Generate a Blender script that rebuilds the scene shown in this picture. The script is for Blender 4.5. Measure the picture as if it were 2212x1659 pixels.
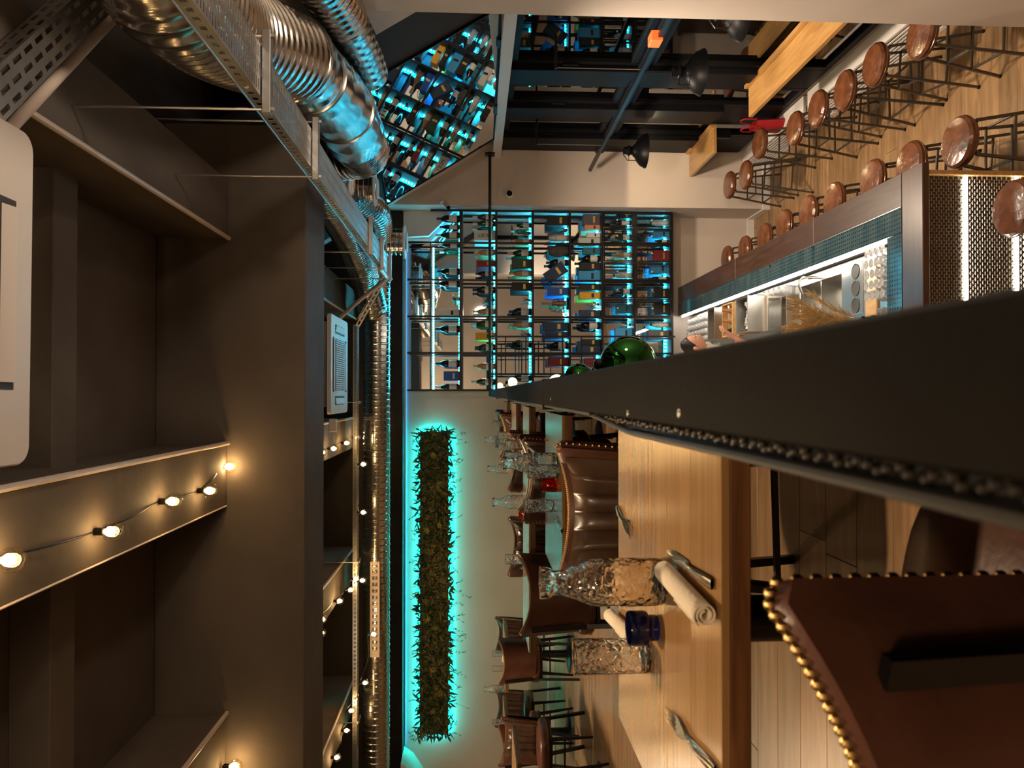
import bpy, math, random
from mathutils import Vector, Matrix
R = random.Random(7)
scene = bpy.context.scene
for o in list(bpy.data.objects): bpy.data.objects.remove(o, do_unlink=True)
col = scene.collection
# ------------------------------------------------------------------ camera (photo is turned on its side: world up = picture left)
F = 1660.0
CAM = Vector((0, 0, 1.08))
_ey = Vector((-20.5, -84.0, F)).normalized()
_ez = Vector((0, -1.0, 0)); _ez = (_ez - _ez.dot(_ey) * _ey).normalized()
_ex = _ey.cross(_ez)
def ray(px, py):
    c = Vector((829.5 - py, px - 1106.0, F)); return Vector((_ex.dot(c), _ey.dot(c), _ez.dot(c)))
def atY(px, py, Y): r = ray(px, py); return CAM + r * (Y / r.y)
def atZ(px, py, z): r = ray(px, py); return CAM + r * ((z - CAM.z) / r.z)
cd = bpy.data.cameras.new('camera'); cam = bpy.data.objects.new('camera', cd); col.objects.link(cam)
cr, cdn, cf = [Vector((_ex[i], _ey[i], _ez[i])) for i in range(3)]
m = Matrix.Identity(4)
for i, v in enumerate((cdn, cr, -cf)):
    for j in range(3): m[j][i] = v[j]
m.translation = CAM
cam.matrix_world = m
cd.sensor_fit = 'HORIZONTAL'; cd.sensor_width = 36.0; cd.lens = F / 2212 * 36; cd.clip_start = 0.02
cd.dof.use_dof = True; cd.dof.focus_distance = 4.0; cd.dof.aperture_fstop = 8.0
scene.camera = cam
# ------------------------------------------------------------------ world, big lights, exposure
w = bpy.data.worlds.new('night'); scene.world = w; w.use_nodes = True
w.node_tree.nodes['Background'].inputs[0].default_value = (0.010, 0.011, 0.014, 1)
w.node_tree.nodes['Background'].inputs[1].default_value = 1.0
vs = scene.view_settings
vs.view_transform = 'Standard'; vs.look = 'None'; vs.gamma = 1; vs.use_curve_mapping = False; vs.exposure = 1.0
def light(kind, name, loc, energy, color, size=0.1, rot=None, spot=None, sy=None):
    l = bpy.data.lights.new(name, kind); l.energy = energy; l.color = color
    if kind == 'AREA':
        l.size = size
        if sy: l.shape = 'RECTANGLE'; l.size_y = sy
    else: l.shadow_soft_size = size
    if kind == 'SPOT': l.spot_size = math.radians(spot or 90); l.spot_blend = 1.0 if (spot or 0) > 150 else 0.6
    o = bpy.data.objects.new(name, l); col.objects.link(o); o.location = loc
    if rot: o.rotation_euler = rot
    return o
WARM = (1.0, 0.70, 0.42); WARM2 = (1.0, 0.78, 0.58); CYAN = (0.0, 0.75, 0.85); BLUE = (0.05, 0.45, 1.0)
light('POINT', 'dining_fill_light', (-0.35, -0.95, 2.35), 50, WARM, 0.15)  # unseen fill added behind the camera to brighten the near chair
light('AREA', 'dining_fill_light', (-3.4, 6.6, 2.55), 34, WARM, 0.4)  # unseen fill added to lift the dining side, no fitting modelled
light('SPOT', 'table_spot_light', (-0.50, 2.30, 2.55), 85, WARM, 0.05, (math.radians(-20), 0, 0), 85)
light('SPOT', 'table_spot_light', (-0.6, 6.2, 2.55), 60, WARM, 0.05, (0, 0, 0), 110)
light('POINT', 'bar_fill_light', (1.9, 2.0, 0.9), 42, WARM2, 0.15)  # unseen fill added on the bar side to light ducts and pillar
light('SPOT', 'bar_fill_light', (1.9, 7.7, 0.75), 150, WARM2, 0.12, (0, 0, 0), 160)  # added fill with no fixture, brightens the bar floor below
light('SPOT', 'bar_fill_light', (1.85, 5.6, 0.75), 150, WARM2, 0.12, (0, 0, 0), 160)  # second added fill in mid-air, for the near bar floor

# ------------------------------------------------------------------ mesh builder
class MB:
    def __init__(s): s.v = []; s.f = []
    def add(s, vs, fs):
        b = len(s.v); s.v += [tuple(v) for v in vs]; s.f += [tuple(i + b for i in f) for f in fs]; return s
    def box(s, x0, x1, y0, y1, z0, z1, M=None):
        vs = [Vector((x, y, z)) for z in (z0, z1) for y in (y0, y1) for x in (x0, x1)]
        if M: vs = [M @ v for v in vs]
        return s.add(vs, [(0, 2, 3, 1), (4, 5, 7, 6), (0, 1, 5, 4), (2, 6, 7, 3), (0, 4, 6, 2), (1, 3, 7, 5)])
    def bbox(s, x0, x1, y0, y1, z0, z1, b=0.004, M=None):       # box with chamfered edges
        b = min(b, (x1 - x0) * .45, (y1 - y0) * .45, (z1 - z0) * .45)
        vs = []; 
        for z, i in ((z0, b), (z0 + b, 0), (z1 - b, 0), (z1, b)):
            for x, y in ((x0 + b, y0 + i), (x1 - b, y0 + i), (x1 - i, y0 + b), (x1 - i, y1 - b), (x1 - b, y1 - i), (x0 + b, y1 - i), (x0 + i, y1 - b), (x0 + i, y0 + b)):
                vs.append(Vector((x, y, z)))
        if M: vs = [M @ v for v in vs]
        fs = [tuple(range(7, -1, -1)), tuple(range(24, 32))]
        for r in range(3):
            for k in range(8): a = r * 8 + k; c = r * 8 + (k + 1) % 8; fs.append((a, c, c + 8, a + 8))
        return s.add(vs, fs)
    def bar(s, a, b, wx, wy=None, up=(0, 0, 1)):                # rectangular bar from a to b
        a = Vector(a); b = Vector(b); d = (b - a).normalized(); u = Vector(up)
        if abs(d.dot(u)) > .98: u = Vector((0, 1, 0))
        sx = d.cross(u).normalized(); sy = sx.cross(d); wy = wy or wx
        vs = [p + sx * (i * wx / 2) + sy * (j * wy / 2) for p in (a, b) for i, j in ((-1, -1), (1, -1), (1, 1), (-1, 1))]
        return s.add(vs, [(3, 2, 1, 0), (4, 5, 6, 7), (0, 1, 5, 4), (1, 2, 6, 5), (2, 3, 7, 6), (3, 0, 4, 7)])
    def tube(s, pts, rad, n=12, caps=True):
        pts = [Vector(p) for p in pts]; k = len(pts)
        if not isinstance(rad, (list, tuple)): rad = [rad] * k
        t = [(pts[min(i + 1, k - 1)] - pts[max(i - 1, 0)]).normalized() for i in range(k)]
        u = Vector((0, 0, 1)) if abs(t[0].z) < .9 else Vector((1, 0, 0))
        u = (u - u.dot(t[0]) * t[0]).normalized(); vs = []; fs = []
        for i in range(k):
            u = (u - u.dot(t[i]) * t[i]).normalized(); w_ = t[i].cross(u)
            vs += [pts[i] + (u * math.cos(2 * math.pi * j / n) + w_ * math.sin(2 * math.pi * j / n)) * rad[i] for j in range(n)]
        for i in range(k - 1):
            for j in range(n): a = i * n + j; b = i * n + (j + 1) % n; fs.append((a, b, b + n, a + n))
        if caps: fs.append(tuple(range(n - 1, -1, -1))); fs.append(tuple(range((k - 1) * n, k * n)))
        return s.add(vs, fs)
    def lathe(s, prof, n=24, c=(0, 0, 0), M=None, close=False):
        vs = []; fs = []; k = len(prof); c = Vector(c)
        for r, z in prof: vs += [c + Vector((r * math.cos(2 * math.pi * j / n), r * math.sin(2 * math.pi * j / n), z)) for j in range(n)]
        if M: vs = [M @ v for v in vs]
        for i in range(k - 1 + (1 if close else 0)):
            i2 = (i + 1) % k
            for j in range(n): fs.append((i * n + j, i * n + (j + 1) % n, i2 * n + (j + 1) % n, i2 * n + j))
        if not close:
            if prof[0][0] > 1e-5: fs.append(tuple(range(n - 1, -1, -1)))
            if prof[-1][0] > 1e-5: fs.append(tuple(range((k - 1) * n, k * n)))
        return s.add(vs, fs)
    def ball(s, c, r, n=10, m_=6, sz=1.0):
        return s.lathe([(max(r * math.sin(math.pi * i / m_), 1e-6), -r * sz * math.cos(math.pi * i / m_)) for i in range(m_ + 1)], n, c)
    def grid(s, fn, nu, nv, wrapu=False):
        vs = [fn(i / (nu if wrapu else nu - 1), j / (nv - 1)) for j in range(nv) for i in range(nu)]; fs = []
        for j in range(nv - 1):
            for i in range(nu if wrapu else nu - 1):
                a = j * nu + i; b = j * nu + (i + 1) % nu; fs.append((a, b, b + nu, a + nu))
        return s.add(vs, fs)
    def prism(s, poly, z0, z1, axis='z', M=None):                 # polygon extruded along an axis
        n = len(poly); mk = {'z': lambda p, h: (p[0], p[1], h), 'y': lambda p, h: (p[0], h, p[1]), 'x': lambda p, h: (h, p[0], p[1])}[axis]
        vs = [Vector(mk(p, h)) for h in (z0, z1) for p in poly]
        if M: vs = [M @ v for v in vs]
        return s.add(vs, [tuple(range(n - 1, -1, -1)), tuple(range(n, 2 * n))] + [(i, (i + 1) % n, (i + 1) % n + n, i + n) for i in range(n)])
    def mesh(s, name, mat, smooth=True, ang=35):
        me = bpy.data.meshes.new(name); me.from_pydata(s.v, [], s.f); me.update()
        import bmesh
        bm = bmesh.new(); bm.from_mesh(me); bmesh.ops.recalc_face_normals(bm, faces=bm.faces); bm.to_mesh(me); bm.free()
        if mat: me.materials.append(mat)
        if smooth:
            me.polygons.foreach_set('use_smooth', [True] * len(me.polygons)); me.set_sharp_from_angle(angle=math.radians(ang))
        return me
    def build(s, name, mat, parent=None, smooth=True, ang=35, **tags):
        return link(name, s.mesh(name, mat, smooth, ang), parent, **tags)
def link(name, me, parent=None, loc=None, rot=None, **tags):
    o = bpy.data.objects.new(name, me); col.objects.link(o)
    if parent: o.parent = parent
    if loc is not None: o.location = loc
    if rot is not None: o.rotation_euler = rot
    tag(o, **tags); return o
def tag(o, label=None, cat=None, group=None, kind=None):
    if label: o['label'] = label
    if cat: o['category'] = cat
    if group: o['group'] = group
    if kind: o['kind'] = kind
    return o
def thing(name, label, cat, loc=(0, 0, 0), rz=0, group=None):
    o = bpy.data.objects.new(name, None); col.objects.link(o); o.empty_display_size = .1
    o.location = loc; o.rotation_euler = (0, 0, rz); return tag(o, label, cat, group)
KIDS = {}
def kids(o): return [c for c in bpy.data.objects if c.parent == o]
def dup(o, loc=None, rz=None, label=None, group=None, parent=None, _root=True):
    c = o.copy(); col.objects.link(c)
    if parent is not None: c.parent = parent
    if loc is not None: c.location = loc
    if rz is not None: c.rotation_euler = (0, 0, rz)
    if label: c['label'] = label
    if group: c['group'] = group
    for k in list(o.children): dup(k, parent=c)
    return c
def spline(pts, n):
    pts = [Vector(p) for p in pts]; P = [pts[0] * 2 - pts[1]] + pts + [pts[-1] * 2 - pts[-2]]; out = []
    for i in range(1, len(P) - 2):
        for k in range(n):
            t = k / n; a, b, c, d = P[i - 1:i + 3]
            out.append(.5 * ((2 * b) + (c - a) * t + (2 * a - 5 * b + 4 * c - d) * t * t + (3 * b - a - 3 * c + d) * t ** 3))
    out.append(pts[-1]); return out
# ------------------------------------------------------------------ materials
def mat(name, c, rough=.5, metal=0., emit=None, es=0., spec=.5, noise=0., nscale=(6, 6, 6), bump=0., bscale=40., c2=None, coat=0., trans=0., ior=1.45, detail=4, sheen=0., brough=0.):
    M = bpy.data.materials.new(name); M.use_nodes = True; nt = M.node_tree; b = nt.nodes['Principled BSDF']
    b.inputs['Base Color'].default_value = (*c, 1); b.inputs['Roughness'].default_value = rough; b.inputs['Metallic'].default_value = metal
    b.inputs['Specular IOR Level'].default_value = spec; b.inputs['IOR'].default_value = ior
    if coat: b.inputs['Coat Weight'].default_value = coat; b.inputs['Coat Roughness'].default_value = .15
    if trans: b.inputs['Transmission Weight'].default_value = trans
    if sheen: b.inputs['Sheen Weight'].default_value = sheen
    if emit: b.inputs['Emission Color'].default_value = (*emit, 1); b.inputs['Emission Strength'].default_value = es
    if noise or bump:
        tc = nt.nodes.new('ShaderNodeTexCoord'); mp = nt.nodes.new('ShaderNodeMapping'); nt.links.new(tc.outputs['Object'], mp.inputs[0]); mp.inputs['Scale'].default_value = nscale
        if noise:
            nz = nt.nodes.new('ShaderNodeTexNoise'); nz.inputs['Scale'].default_value = 1; nz.inputs['Detail'].default_value = detail; nt.links.new(mp.outputs[0], nz.inputs[0])
            mx = nt.nodes.new('ShaderNodeMix'); mx.data_type = 'RGBA'
            d = c2 or tuple(x * (1 - noise) for x in c)
            mx.inputs['A'].default_value = (*c, 1); mx.inputs['B'].default_value = (*d, 1)
            rp = nt.nodes.new('ShaderNodeMapRange'); rp.inputs[1].default_value = .35; rp.inputs[2].default_value = .68
            nt.links.new(nz.outputs[0], rp.inputs[0]); nt.links.new(rp.outputs[0], mx.inputs['Factor']); nt.links.new(mx.outputs['Result'], b.inputs['Base Color'])
            if brough:
                mr = nt.nodes.new('ShaderNodeMapRange'); mr.inputs[3].default_value = rough - brough; mr.inputs[4].default_value = rough + brough
                nt.links.new(nz.outputs[0], mr.inputs[0]); nt.links.new(mr.outputs[0], b.inputs['Roughness'])
        if bump:
            n2 = nt.nodes.new('ShaderNodeTexNoise'); n2.inputs['Scale'].default_value = bscale; n2.inputs['Detail'].default_value = 3
            nt.links.new(tc.outputs['Object'], n2.inputs[0])
            bp = nt.nodes.new('ShaderNodeBump'); bp.inputs['Strength'].default_value = bump; bp.inputs['Distance'].default_value = .01
            nt.links.new(n2.outputs[0], bp.inputs['Height']); nt.links.new(bp.outputs[0], b.inputs['Normal'])
    return M
def wood(name, c, c2, sc, rough=.35, coat=0.0, per_obj=.25, spec=.5, bump=.05):
    M = bpy.data.materials.new(name); M.use_nodes = True; nt = M.node_tree; b = nt.nodes['Principled BSDF']; L = nt.links.new
    b.inputs['Roughness'].default_value = rough; b.inputs['Specular IOR Level'].default_value = spec
    if coat: b.inputs['Coat Weight'].default_value = coat; b.inputs['Coat Roughness'].default_value = .2
    tc = nt.nodes.new('ShaderNodeTexCoord'); oi = nt.nodes.new('ShaderNodeObjectInfo'); ge = nt.nodes.new('ShaderNodeNewGeometry')
    mul = nt.nodes.new('ShaderNodeMath'); mul.operation = 'MULTIPLY'; mul.inputs[1].default_value = 37.0; L(oi.outputs['Random'], mul.inputs[0])
    ad = nt.nodes.new('ShaderNodeVectorMath'); ad.operation = 'ADD'; L(tc.outputs['Object'], ad.inputs[0]); L(mul.outputs[0], ad.inputs[1])
    mp = nt.nodes.new('ShaderNodeMapping'); mp.inputs['Scale'].default_value = sc; L(ad.outputs[0], mp.inputs[0])
    nz = nt.nodes.new('ShaderNodeTexNoise'); nz.inputs['Scale'].default_value = 1; nz.inputs['Detail'].default_value = 6; nz.inputs['Distortion'].default_value = .6; L(mp.outputs[0], nz.inputs[0])
    rp = nt.nodes.new('ShaderNodeMapRange'); rp.inputs[1].default_value = .32; rp.inputs[2].default_value = .7; L(nz.outputs[0], rp.inputs[0])
    mx = nt.nodes.new('ShaderNodeMix'); mx.data_type = 'RGBA'; mx.inputs['A'].default_value = (*c, 1); mx.inputs['B'].default_value = (*c2, 1); L(rp.outputs[0], mx.inputs['Factor'])
    hs = nt.nodes.new('ShaderNodeHueSaturation'); mr = nt.nodes.new('ShaderNodeMapRange'); mr.inputs[3].default_value = 1 - per_obj; mr.inputs[4].default_value = 1 + per_obj
    L(oi.outputs['Random'], mr.inputs[0]); L(mr.outputs[0], hs.inputs['Value']); L(mx.outputs['Result'], hs.inputs['Color']); L(hs.outputs[0], b.inputs['Base Color'])
    bp = nt.nodes.new('ShaderNodeBump'); bp.inputs['Strength'].default_value = bump; bp.inputs['Distance'].default_value = .003; L(nz.outputs[0], bp.inputs['Height']); L(bp.outputs[0], b.inputs['Normal'])
    return M
def thin_glass(name, c=(1, 1, 1), rough=.02, refl=1.0, bump=0., bscale=60., white=0.):
    M = bpy.data.materials.new(name); M.use_nodes = True; nt = M.node_tree; L = nt.links.new; nt.nodes.remove(nt.nodes['Principled BSDF'])
    out = nt.nodes['Material Output']; tr = nt.nodes.new('ShaderNodeBsdfTransparent'); gl = nt.nodes.new('ShaderNodeBsdfGlossy'); mx = nt.nodes.new('ShaderNodeMixShader'); lw = nt.nodes.new('ShaderNodeFresnel')
    tr.inputs[0].default_value = (*c, 1); gl.inputs['Roughness'].default_value = rough; lw.inputs[0].default_value = 1.5
    mu = nt.nodes.new('ShaderNodeMath'); mu.operation = 'MULTIPLY'; mu.inputs[1].default_value = refl; mu.use_clamp = True; L(lw.outputs[0], mu.inputs[0])
    L(mu.outputs[0], mx.inputs[0]); L(tr.outputs[0], mx.inputs[1]); L(gl.outputs[0], mx.inputs[2]); L(mx.outputs[0], out.inputs[0])
    if white:
        df = nt.nodes.new('ShaderNodeBsdfDiffuse'); df.inputs[0].default_value = (.9, .9, .9, 1); m2 = nt.nodes.new('ShaderNodeMixShader'); m2.inputs[0].default_value = white
        L(mx.outputs[0], m2.inputs[1]); L(df.outputs[0], m2.inputs[2]); L(m2.outputs[0], out.inputs[0])
    if bump:
        tc = nt.nodes.new('ShaderNodeTexCoord'); vo = nt.nodes.new('ShaderNodeTexVoronoi'); vo.inputs['Scale'].default_value = bscale; L(tc.outputs['Object'], vo.inputs[0])
        bp = nt.nodes.new('ShaderNodeBump'); bp.inputs['Strength'].default_value = bump; bp.inputs['Distance'].default_value = .01; L(vo.outputs['Distance'], bp.inputs['Height']); L(bp.outputs[0], gl.inputs['Normal']); L(bp.outputs[0], lw.inputs['Normal'])
    return M
def dotted(name, c, dot, sp, r):
    M = mat(name, c, .12, spec=.6, noise=.5, nscale=(3, 9, 3), c2=(c[0] * 1.6 + .01, c[1] * 1.5, c[2] * 1.3)); nt = M.node_tree; L = nt.links.new; b = nt.nodes['Principled BSDF']
    src = b.inputs['Base Color'].links[0].from_socket
    tc = nt.nodes.new('ShaderNodeTexCoord'); sx = nt.nodes.new('ShaderNodeSeparateXYZ'); L(tc.outputs['Object'], sx.inputs[0])
    def mth(op, a, v=None):
        n = nt.nodes.new('ShaderNodeMath'); n.operation = op
        (L(a, n.inputs[0]) if not isinstance(a, float) else setattr(n.inputs[0], 'default_value', a))
        if v is not None: (L(v, n.inputs[1]) if not isinstance(v, float) else setattr(n.inputs[1], 'default_value', v))
        return n.outputs[0]
    s = []
    for ax in 'XY':
        f = mth('FRACT', mth('DIVIDE', sx.outputs[ax], sp)); f = mth('SUBTRACT', f, .5); s.append(mth('MULTIPLY', f, f))
    d = mth('SQRT', mth('ADD', s[0], s[1])); k = mth('LESS_THAN', d, r)
    mx = nt.nodes.new('ShaderNodeMix'); mx.data_type = 'RGBA'; L(k, mx.inputs['Factor']); L(src, mx.inputs['A']); mx.inputs['B'].default_value = (*dot, 1); L(mx.outputs['Result'], b.inputs['Base Color'])
    return M
m_ceil = mat('brown ceiling paint', (.115, .094, .076), .8, noise=.25, nscale=(2, 2, 2), bump=.6, bscale=7)
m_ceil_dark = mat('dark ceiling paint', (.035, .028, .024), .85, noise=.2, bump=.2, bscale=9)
m_wall = mat('warm white plaster', (.62, .55, .49), .7, noise=.08, nscale=(2, 2, 2), bump=.05, bscale=60)
m_white = mat('white paint', (.72, .70, .67), .5)
m_ac = mat('white plastic', (.74, .70, .64), .4)
m_floor_l = wood('bar floor oak', (.36, .22, .105), (.20, .115, .05), (3, 22, 3), .38, per_obj=.22)
m_floor_u = wood('dining floor oak', (.34, .21, .11), (.20, .12, .06), (3, 24, 3), .33, per_obj=.18)
m_table = wood('lacquered oak table', (.36, .205, .080), (.27, .145, .052), (2, 55, 2), .2, coat=.35, per_obj=.08, bump=0)
m_tedge = wood('oak table edge', (.20, .085, .025), (.09, .035, .012), (5, 30, 60), .4, per_obj=.05)
m_wshelf = wood('honey pine board', (.50, .29, .10), (.36, .19, .06), (30, 3, 30), .3, coat=.3, per_obj=.08)
m_barwood = wood('walnut bar top', (.070, .035, .022), (.036, .018, .012), (24, 2.5, 24), .3, coat=.06, per_obj=.12, bump=0)
m_barend = wood('walnut bar end', (.075, .036, .020), (.036, .018, .011), (2.5, 24, 24), .3, coat=.06, per_obj=.05, bump=0)
m_crate = wood('pale crate wood', (.58, .38, .17), (.42, .26, .11), (20, 4, 20), .5)
m_black = mat('black steel', (.006, .006, .0065), .34, .0, spec=.4)
m_frame = mat('black window frame', (.005, .0055, .007), .42, spec=.12)
m_gun = mat('grey steel legs', (.13, .12, .105), .36, .85)
m_zinc = mat('galvanised duct', (.55, .54, .51), .20, 1.0, noise=.2, nscale=(3, 3, 3), bump=.05, bscale=20, brough=.08)
m_tray = mat('galvanised tray', (.46, .46, .45), .38, 1.0, noise=.2, nscale=(9, 9, 9))
m_rod = mat('steel rod', (.5, .5, .5), .35, 1.0)
m_steel = mat('brushed stainless', (.62, .6, .56), .28, 1.0, bump=.1, bscale=15)
m_mirror = mat('mirror', (.86, .9, .9), .02, 1.0)
m_slopemir = mat('flexed mirror', (.85, .88, .88), .01, 1.0, bump=.06, bscale=1.7)
m_pipe = mat('pale conduit', (.62, .52, .45), .35)
m_leather = mat('brown leather', (.105, .043, .028), .34, noise=.35, nscale=(9, 9, 9), bump=.06, bscale=70, coat=.12, brough=.1)
m_leather2 = mat('inner brown leather', (.075, .042, .025), .3, noise=.5, nscale=(9, 9, 9), bump=.15, bscale=18, coat=.15, brough=.1)
m_seat = mat('tan leather stool', (.17, .062, .026), .22, noise=.5, nscale=(9, 9, 9), bump=.5, bscale=22, coat=.25)
m_brass = mat('brass nail', (.38, .25, .10), .38, 1.0)
m_parapet = mat('black parapet cladding', (.0080, .0068, .0050), .75, spec=.07, noise=.3, nscale=(5, 5, 5), bump=.08, bscale=120)
m_paredge = mat('black rubber edge', (.035, .032, .028), .45)
m_lampblk = mat('black enamel lamp', (.0035, .0035, .004), .42, spec=.12)
m_lampin = mat('lamp inner enamel', (.8, .72, .55), .4)
m_moss = mat('dark moss', (.028, .036, .010), .8, noise=.5, nscale=(30, 30, 30))
m_leafs = [mat('fern leaf', (.055, .075, .020), .6), mat('olive leaf', (.15, .125, .035), .6), mat('yellow green leaf', (.26, .23, .03), .55), mat('dark leaf', (.02, .034, .012), .6)]
m_glass = mat('clear glass', (1, 1, 1), .01, trans=1, ior=1.45)
def glass_cut(name, c=(1, 1, 1), s=.7, sc=95):
    M = mat(name, c, .02, trans=1, ior=1.45); nt = M.node_tree; L = nt.links.new
    tc = nt.nodes.new('ShaderNodeTexCoord'); vo = nt.nodes.new('ShaderNodeTexVoronoi'); vo.inputs['Scale'].default_value = sc; L(tc.outputs['Object'], vo.inputs[0])
    bp = nt.nodes.new('ShaderNodeBump'); bp.inputs['Strength'].default_value = s; bp.inputs['Distance'].default_value = .006; L(vo.outputs['Distance'], bp.inputs['Height']); L(bp.outputs[0], nt.nodes['Principled BSDF'].inputs['Normal'])
    return M
m_cut = glass_cut('cut glass', s=.45, sc=70)
m_redg = glass_cut('red glass', (.85, .02, .01), .5, 60)
m_blueg = mat('cobalt glass', (.01, .015, .10), .05, trans=.6, ior=1.45)
m_thin = thin_glass('thin glassware', (.97, .98, .98), .06, 1.0, white=.22)  # white diffuse share stands in for bright highlights on the glass
m_pane = thin_glass('window pane', (.75, .8, .8), .01, 2.2)
m_bulb = thin_glass('bulb glass', (1, .96, .88), .02, .35)
m_fil = mat('lit filament', (1, .7, .3), .5, emit=(1, .62, .26), es=60)
m_led = mat('cyan led strip', (.1, .8, .8), .5, emit=(0.0, .58, .92), es=32)
m_ledb = mat('blue led strip', (.1, .6, .9), .5, emit=(.01, .42, 1.0), es=2.6)
m_ledc = mat('corner led strip', (.1, .6, .9), .5, emit=(.01, .45, 1.0), es=16)
m_leddot = mat('cyan led dot', (.5, 1, 1), .5, emit=(.45, 1.0, .98), es=40)
m_ledw = mat('white led strip', (1, 1, 1), .5, emit=(1, .95, .85), es=22)
m_ledk = mat('counter led strip', (1, 1, 1), .5, emit=(1, .94, .82), es=14)
m_ledm = mat('teal led strip', (.1, .8, .7), .5, emit=(0.0, .80, .76), es=75)
m_tile = dotted('blue perforated tile', (.028, .062, .082), (.003, .006, .010), .030, .18)
m_green = mat('green mirror glass', (.03, .16, .035), .05, 1.0)
m_napkin = mat('cream napkin', (.82, .72, .56), .85, bump=.2, bscale=150, sheen=.3)
m_silver = mat('cutlery silver', (.72, .70, .66), .16, 1.0)
m_bgreen = mat('champagne glass', (.012, .035, .012), .08, spec=.7)
m_bdark = mat('dark wine glass', (.008, .008, .010), .08, spec=.7)
m_brose = mat('rose wine glass', (.42, .22, .10), .1, spec=.6)
m_bwhite = mat('clear spirit glass', (.45, .55, .55), .1, spec=.7)
m_foilg = mat('gold foil', (.62, .42, .18), .35, .8)
m_foilp = mat('pale foil', (.62, .48, .42), .4, .4)
m_foilk = mat('black foil', (.015, .015, .02), .4)
m_label = mat('paper label', (.72, .70, .64), .7)
BOXC = {'white': (.72, .74, .72), 'red': (.25, .02, .03), 'blue': (.02, .10, .42), 'sky': (.05, .32, .62), 'yellow': (.72, .40, .04), 'black': (.014, .014, .016), 'green': (.03, .08, .05), 'navy': (.02, .05, .11), 'orange': (.65, .28, .13), 'pale': (.55, .60, .55), 'grey': (.09, .085, .10), 'teal': (.02, .16, .22)}
m_box = {k: mat(k + ' carton', v, .5) for k, v in BOXC.items()}
m_ink = mat('dark print', (.02, .02, .03), .6)
m_inkg = mat('gold print', (.6, .45, .15), .4, .6)
m_pot = mat('white pot', (.6, .62, .6), .5)
m_pampas = mat('pampas plume', (.58, .40, .19), .9, noise=.35, nscale=(40, 40, 40), c2=(.40, .25, .09))
m_orange = mat('orange sign', (.8, .10, .02), .4, emit=(1, .14, .03), es=.5)
m_redbag = mat('red cloth', (.35, .01, .015), .7)
m_skin = mat('skin', (.52, .27, .19), .5, bump=.05)
m_shirt = mat('pale shirt', (.55, .50, .42), .8, noise=.15, nscale=(20, 20, 20))
m_hair = mat('black hair', (.010, .008, .008), .5)
m_apron = mat('dark apron', (.02, .022, .03), .8)
m_bead = mat('dark bead chain', (.016, .012, .009), .45)
m_ice = mat('crushed ice', (.75, .8, .82), .15, trans=.4)
m_rock = mat('grey driftwood', (.11, .10, .085), .85, noise=.4, nscale=(14, 14, 14), bump=.6, bscale=25)
m_brick = mat('embossed steel', (.36, .33, .28), .26, 1.0)
m_inset = mat('dark recess', (.05, .045, .04), .6)

# ================================================================== SETTING
ZL = -2.71; D = 10.18
def struct(name, mb, ma, **k): return mb.build(name, ma, None, kind='structure', **k)
fl = struct('floor', MB().box(-6.5, -.01, -2.6, D, -.35, -.012), m_floor_u)
fll = struct('floor_lower', MB().box(-.2, 3.4, -2.6, D + .2, ZL - .2, ZL - .012), m_floor_l)
def planks(parent, x0, x1, y0, y1, z, wd, ln, ma, r):
    me = {}
    y = y0; k = 0
    while y < y1:
        x = x0 - r.random() * ln
        while x < x1:
            a = max(x, x0); b = min(x + ln, x1)
            if b - a > .06:
                key = round(b - a, 2)
                if key not in me: me[key] = MB().bbox(0, key - .0014, 0, wd - .0014, -.012, 0, .0015).mesh('plank', ma, False)
                link('plank', me[key], parent, (a, y, z))
            x += ln
        y += wd
planks(fl, -4.6, -.02, .6, 10.15, 0, .19, 1.5, m_floor_u, random.Random(3))
planks(fll, .95, 3.1, 4.2, 10.15, ZL, .19, 1.4, m_floor_l, random.Random(4))
struct('wall_back', MB().box(-6.5, 2.40, D, D + .15, ZL, 3.02), m_wall)
struct('wall_back_return', MB().box(2.36, 3.3, 9.62, D + .15, ZL, 3.02), m_wall)
struct('wall_left', MB().box(-6.65, -6.5, -2.6, D, -.35, 3.02), m_wall)
struct('wall_front', MB().box(-6.5, 3.4, -2.75, -2.6, ZL, 3.02), m_wall)
struct('wall_pillar', MB().bbox(2.413, 3.4, 4.45, 4.865, ZL, 3.02, .01), m_wall)
struct('wall_dining_edge', MB().box(-.035, -.012, -2.6, D, ZL, -.36), m_wall)
struct('wall_right_side', MB().box(3.11, 3.3, -2.6, 4.9, ZL, 3.02).box(3.11, 3.3, 4.9, 9.62, .74, 3.02).box(3.11, 3.3, 4.9, 9.62, ZL, -2.3), m_wall)
struct('baseboard_back', MB().bbox(-6.5, 0, D - .018, D, 0, .09, .004), m_white)
struct('baseboard_return', MB().bbox(2.345, 2.36, 9.6, D, ZL, ZL + .1, .003).bbox(2.35, 3.1, 9.605, 9.62, ZL, ZL + .1, .003).bbox(1.45, 2.345, D - .015, D, ZL, ZL + .1, .003), m_white)
struct('ceiling', MB().box(-6.5, 3.4, -2.6, D + .15, 3.02, 3.2), m_ceil)
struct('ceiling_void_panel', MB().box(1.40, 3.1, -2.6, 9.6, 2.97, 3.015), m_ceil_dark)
struct('trim_ceiling_beam', MB().bbox(-6.5, 1.66, 4.8, 5.4, 2.115, 3.02, .006), m_ceil)
for y in (3.33, .9, 6.9): struct('trim_ceiling_rib', MB().bbox(-6.5, 1.40, y, y + .2, 2.85, 3.02, .004), m_ceil)
BX = [(.955, 1.31, 'l'), (-.685, -.315, 'r'), (-2.325, -1.955, 'r'), (-3.965, -3.6, 'r')]
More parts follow.
